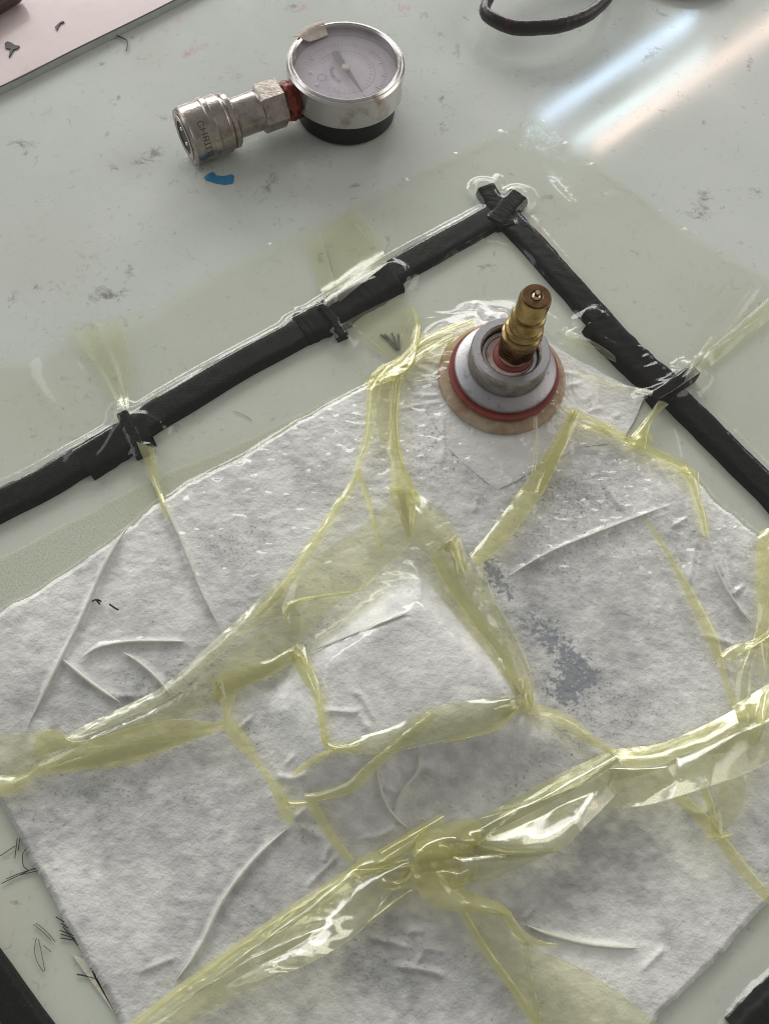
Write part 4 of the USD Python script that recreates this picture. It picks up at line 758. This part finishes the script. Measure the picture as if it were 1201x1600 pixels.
s2 = trimesh.creation.icosphere(3, 0.004); v = np.array(s2.vertices); v *= (1 + 0.5 * (meshkit.fbm(v * 400, 3, 8) - 0.5) * 2)[:, None]
obj('red_smear', trimesh.Trimesh(v * [1, 1, 1.5] + P(478, 165, 0.018) * [1, 1, 0] + [0.001, 0.002, 0.0185], s2.faces), M_redseal, bz, smooth=60)

# ------------------------------------------------------------------ scissors at the top edge
t = thing('scissors', 'old scissors, the dark painted loop handle reaching in at the top edge', 'scissors', P(850, 10))
lp = spline([(762, 0), (757, 16), (775, 32), (815, 43), (858, 41), (905, 29), (935, 10), (955, -14), (968, -50), (940, -80), (870, -72), (800, -40), (770, -14), (762, 0)], 90)
lw = np.array([P(a, b, 0.0140) for a, b in lp[:-1]])
rr = 0.0035 + 0.0006 * np.sin(np.linspace(0, 2 * np.pi, len(lw))); lw = np.vstack([lw, lw[:1]]); rr = np.r_[rr, rr[0]]
lm = tube(lw, rr, 14, 1.15); v = np.array(lm.vertices); v += 0.0007 * (np.stack([meshkit.fbm(v * 260, 3, 1), meshkit.fbm(v * 260, 3, 2), meshkit.fbm(v * 260, 3, 3)], 1) - 0.5)
obj('handle_loop', trimesh.Trimesh(v, lm.faces), M_scissor, t, smooth=70)
e = P(962, -60, 0.013)
sh = np.array([e, e + [0.02, 0.035, -0.002], e + [0.045, 0.075, -0.006]]); obj('shank', tube(spline(sh, 20), np.linspace(0.0036, 0.005, 20), 14, 0.9), M_scissor, t, smooth=60)
bl = np.array([sh[-1], sh[-1] + [0.06, 0.10, -0.003]]); obj('blade', tube(spline(bl, 12), np.linspace(0.006, 0.001, 12), 10, 0.35), M_steel, t, smooth=60)
l2 = np.array([e + [0.05 + 0.030 * math.cos(x), 0.015 + 0.022 * math.sin(x), -0.009] for x in np.linspace(0, 2 * np.pi, 60)]); obj('handle_loop', tube(l2, 0.003, 12), M_scissor, t, smooth=70)
s2 = np.array([l2[15], sh[-1]]); obj('shank', tube(spline(s2, 10), 0.0035, 12), M_scissor, t, smooth=60)

# ------------------------------------------------------------------ pink plate and small things
pe = [P(a, b, 0.0045)[:2] for a, b in [(-60, 160), (0, 136), (120, 76), (240, 17), (300, -14), (420, -78)]]
pn = np.array([-0.66, 0.75]); poly = np.vstack([pe, [pe[-1] + pn * 0.25, pe[0] + pn * 0.25]])
t = thing('glass_plate', 'pale pink glass plate with a bare clear edge in the upper left corner', 'plate', (*pe[2], 0))
inner = np.vstack([np.array(pe) + pn * 0.0008, [pe[-1] + pn * 0.25, pe[0] + pn * 0.25]])
obj('edge', flat(poly, 0.0002, 0.0040), M_glassedge, t)
obj('pink_face', flat(inner, 0.0043, 0.0003), M_pink, t)
obj('edge_line', tube(spline([(*(np.array(p) + pn * 0.0006), 0.0044) for p in pe], 30), 0.0004, 6), M_grey, t)
def chip(name, pts, m, z, label, cat, th=0.0006):
    w = np.array([P(a, b, z)[:2] for a, b in pts]); o = obj(name, flat(w, z, th), m); return tag(o, label, cat)
chip('black_crumb', [(8, 68), (12, 65), (18, 67), (24, 71), (31, 72), (28, 76), (22, 78), (20, 81), (16, 88), (14, 90), (16, 80), (17, 77), (9, 76)], M_fibre, 0.0047, 'larger black crumb on the pink plate near the left edge', 'crumb')
chip('black_crumb', [(86, 43), (90, 39), (94, 35), (99, 33), (101, 35), (95, 37), (92, 41), (89, 48)], M_fibre, 0.0047, 'smaller black crumb on the pink plate, further right', 'crumb')
chip('blue_tape_scrap', [(319, 277), (326, 271), (333, 268), (338, 274), (350, 275), (362, 272), (366, 275), (364, 286), (352, 288), (338, 286), (322, 281)], M_blue, 0.0003, 'small blue tape scrap lying below the hose coupling', 'tape', 0.0002)
t = obj('tool_end', tube(spline([(*P(-60, 40, 0.012)[:2], 0.010), (*P(-20, 18, 0.010)[:2], 0.010), (*P(28, -12, 0.010)[:2], 0.010)], 16), np.r_[0.004, np.full(14, 0.0048), 0.004], 16), M_tool, smooth=60); tag(t, 'dark brown rod shaped tool end at the top left corner', 'tool')
def tuft(name, strands, label, cat, z=0.0008, rad=0.00016, m=M_fibre, film=False):
    t = thing(name, label, cat, P(*strands[0][0]))
    for s in strands:
        pts = spline(s, 10); w = [PH(a, b, -0.0001) if film else P(a, b, z) for a, b in pts]; obj('strand', tube(w, rad, 6), m, t, smooth=True)
tuft('fibre_tuft', [[(0, 1338), (24, 1322)], [(27, 1310), (23, 1342)], [(31, 1310), (28, 1330)], [(42, 1325), (35, 1338), (36, 1352), (44, 1360)], [(10, 1374), (40, 1362), (64, 1356)], [(2, 1381), (62, 1353)], [(30, 1368), (62, 1360)]], 'black fibre tuft poking out of the left edge of the cloth', 'fibres')
tuft('fibre_tuft', [[(52, 1445), (66, 1456), (80, 1470)], [(56, 1443), (70, 1454), (86, 1472)], [(57, 1466), (54, 1485), (68, 1519)], [(60, 1468), (66, 1495), (70, 1518)], [(68, 1478), (80, 1488)]], 'loose crossed black fibres on the worktop, lower left', 'fibres', rad=0.00014, m=M_grey)
tuft('fibre_tuft', [[(87, 1433), (114, 1450)], [(93, 1454), (120, 1464)], [(95, 1460), (122, 1468)], [(94, 1466), (120, 1470)], [(95, 1443), (116, 1456)], [(98, 1448), (122, 1478)]], 'dense short black fibre bunch touching the lower left cloth edge', 'fibres', rad=0.00018)
tuft('fibre_strand', [[(120, 1523), (136, 1526), (153, 1531)]], 'single short black fibre below the bunch at the lower left', 'fibres', rad=0.00026)
tuft('fibre_strand', [[(182, 55), (194, 60), (199, 64), (197, 79)]], 'bent black hair standing by the edge of the pink plate', 'fibres', z=0.001, rad=0.0003)
tuft('fibre_strand', [[(365, 643), (380, 648), (393, 657)]], 'fine dark hair beside the left black tape', 'fibres', z=0.0005, rad=0.0001)
tuft('grey_fibre_bundle', [[(594 + k * 2.2, 522 + (k % 3) * 2), (606 + k * 1.6, 532), (618 + k, 546)] for k in range(4)] + [[(612, 520), (618, 535), (622, 547)], [(622, 522), (624, 545)]], 'short grey fibre bundle under the film next to the middle tape pieces', 'fibres', z=0.0007, rad=0.0005, m=M_grey)
tuft('dark_crumb', [[(144, 940), (150, 937), (158, 940)], [(150, 937), (156, 944)]], 'left of two dark crumbs under film on the cloth', 'crumb', rad=0.0004, film=True)
tuft('dark_crumb', [[(171, 944), (178, 949), (185, 953)]], 'right of two dark crumbs under film on the cloth', 'crumb', rad=0.0004, film=True)
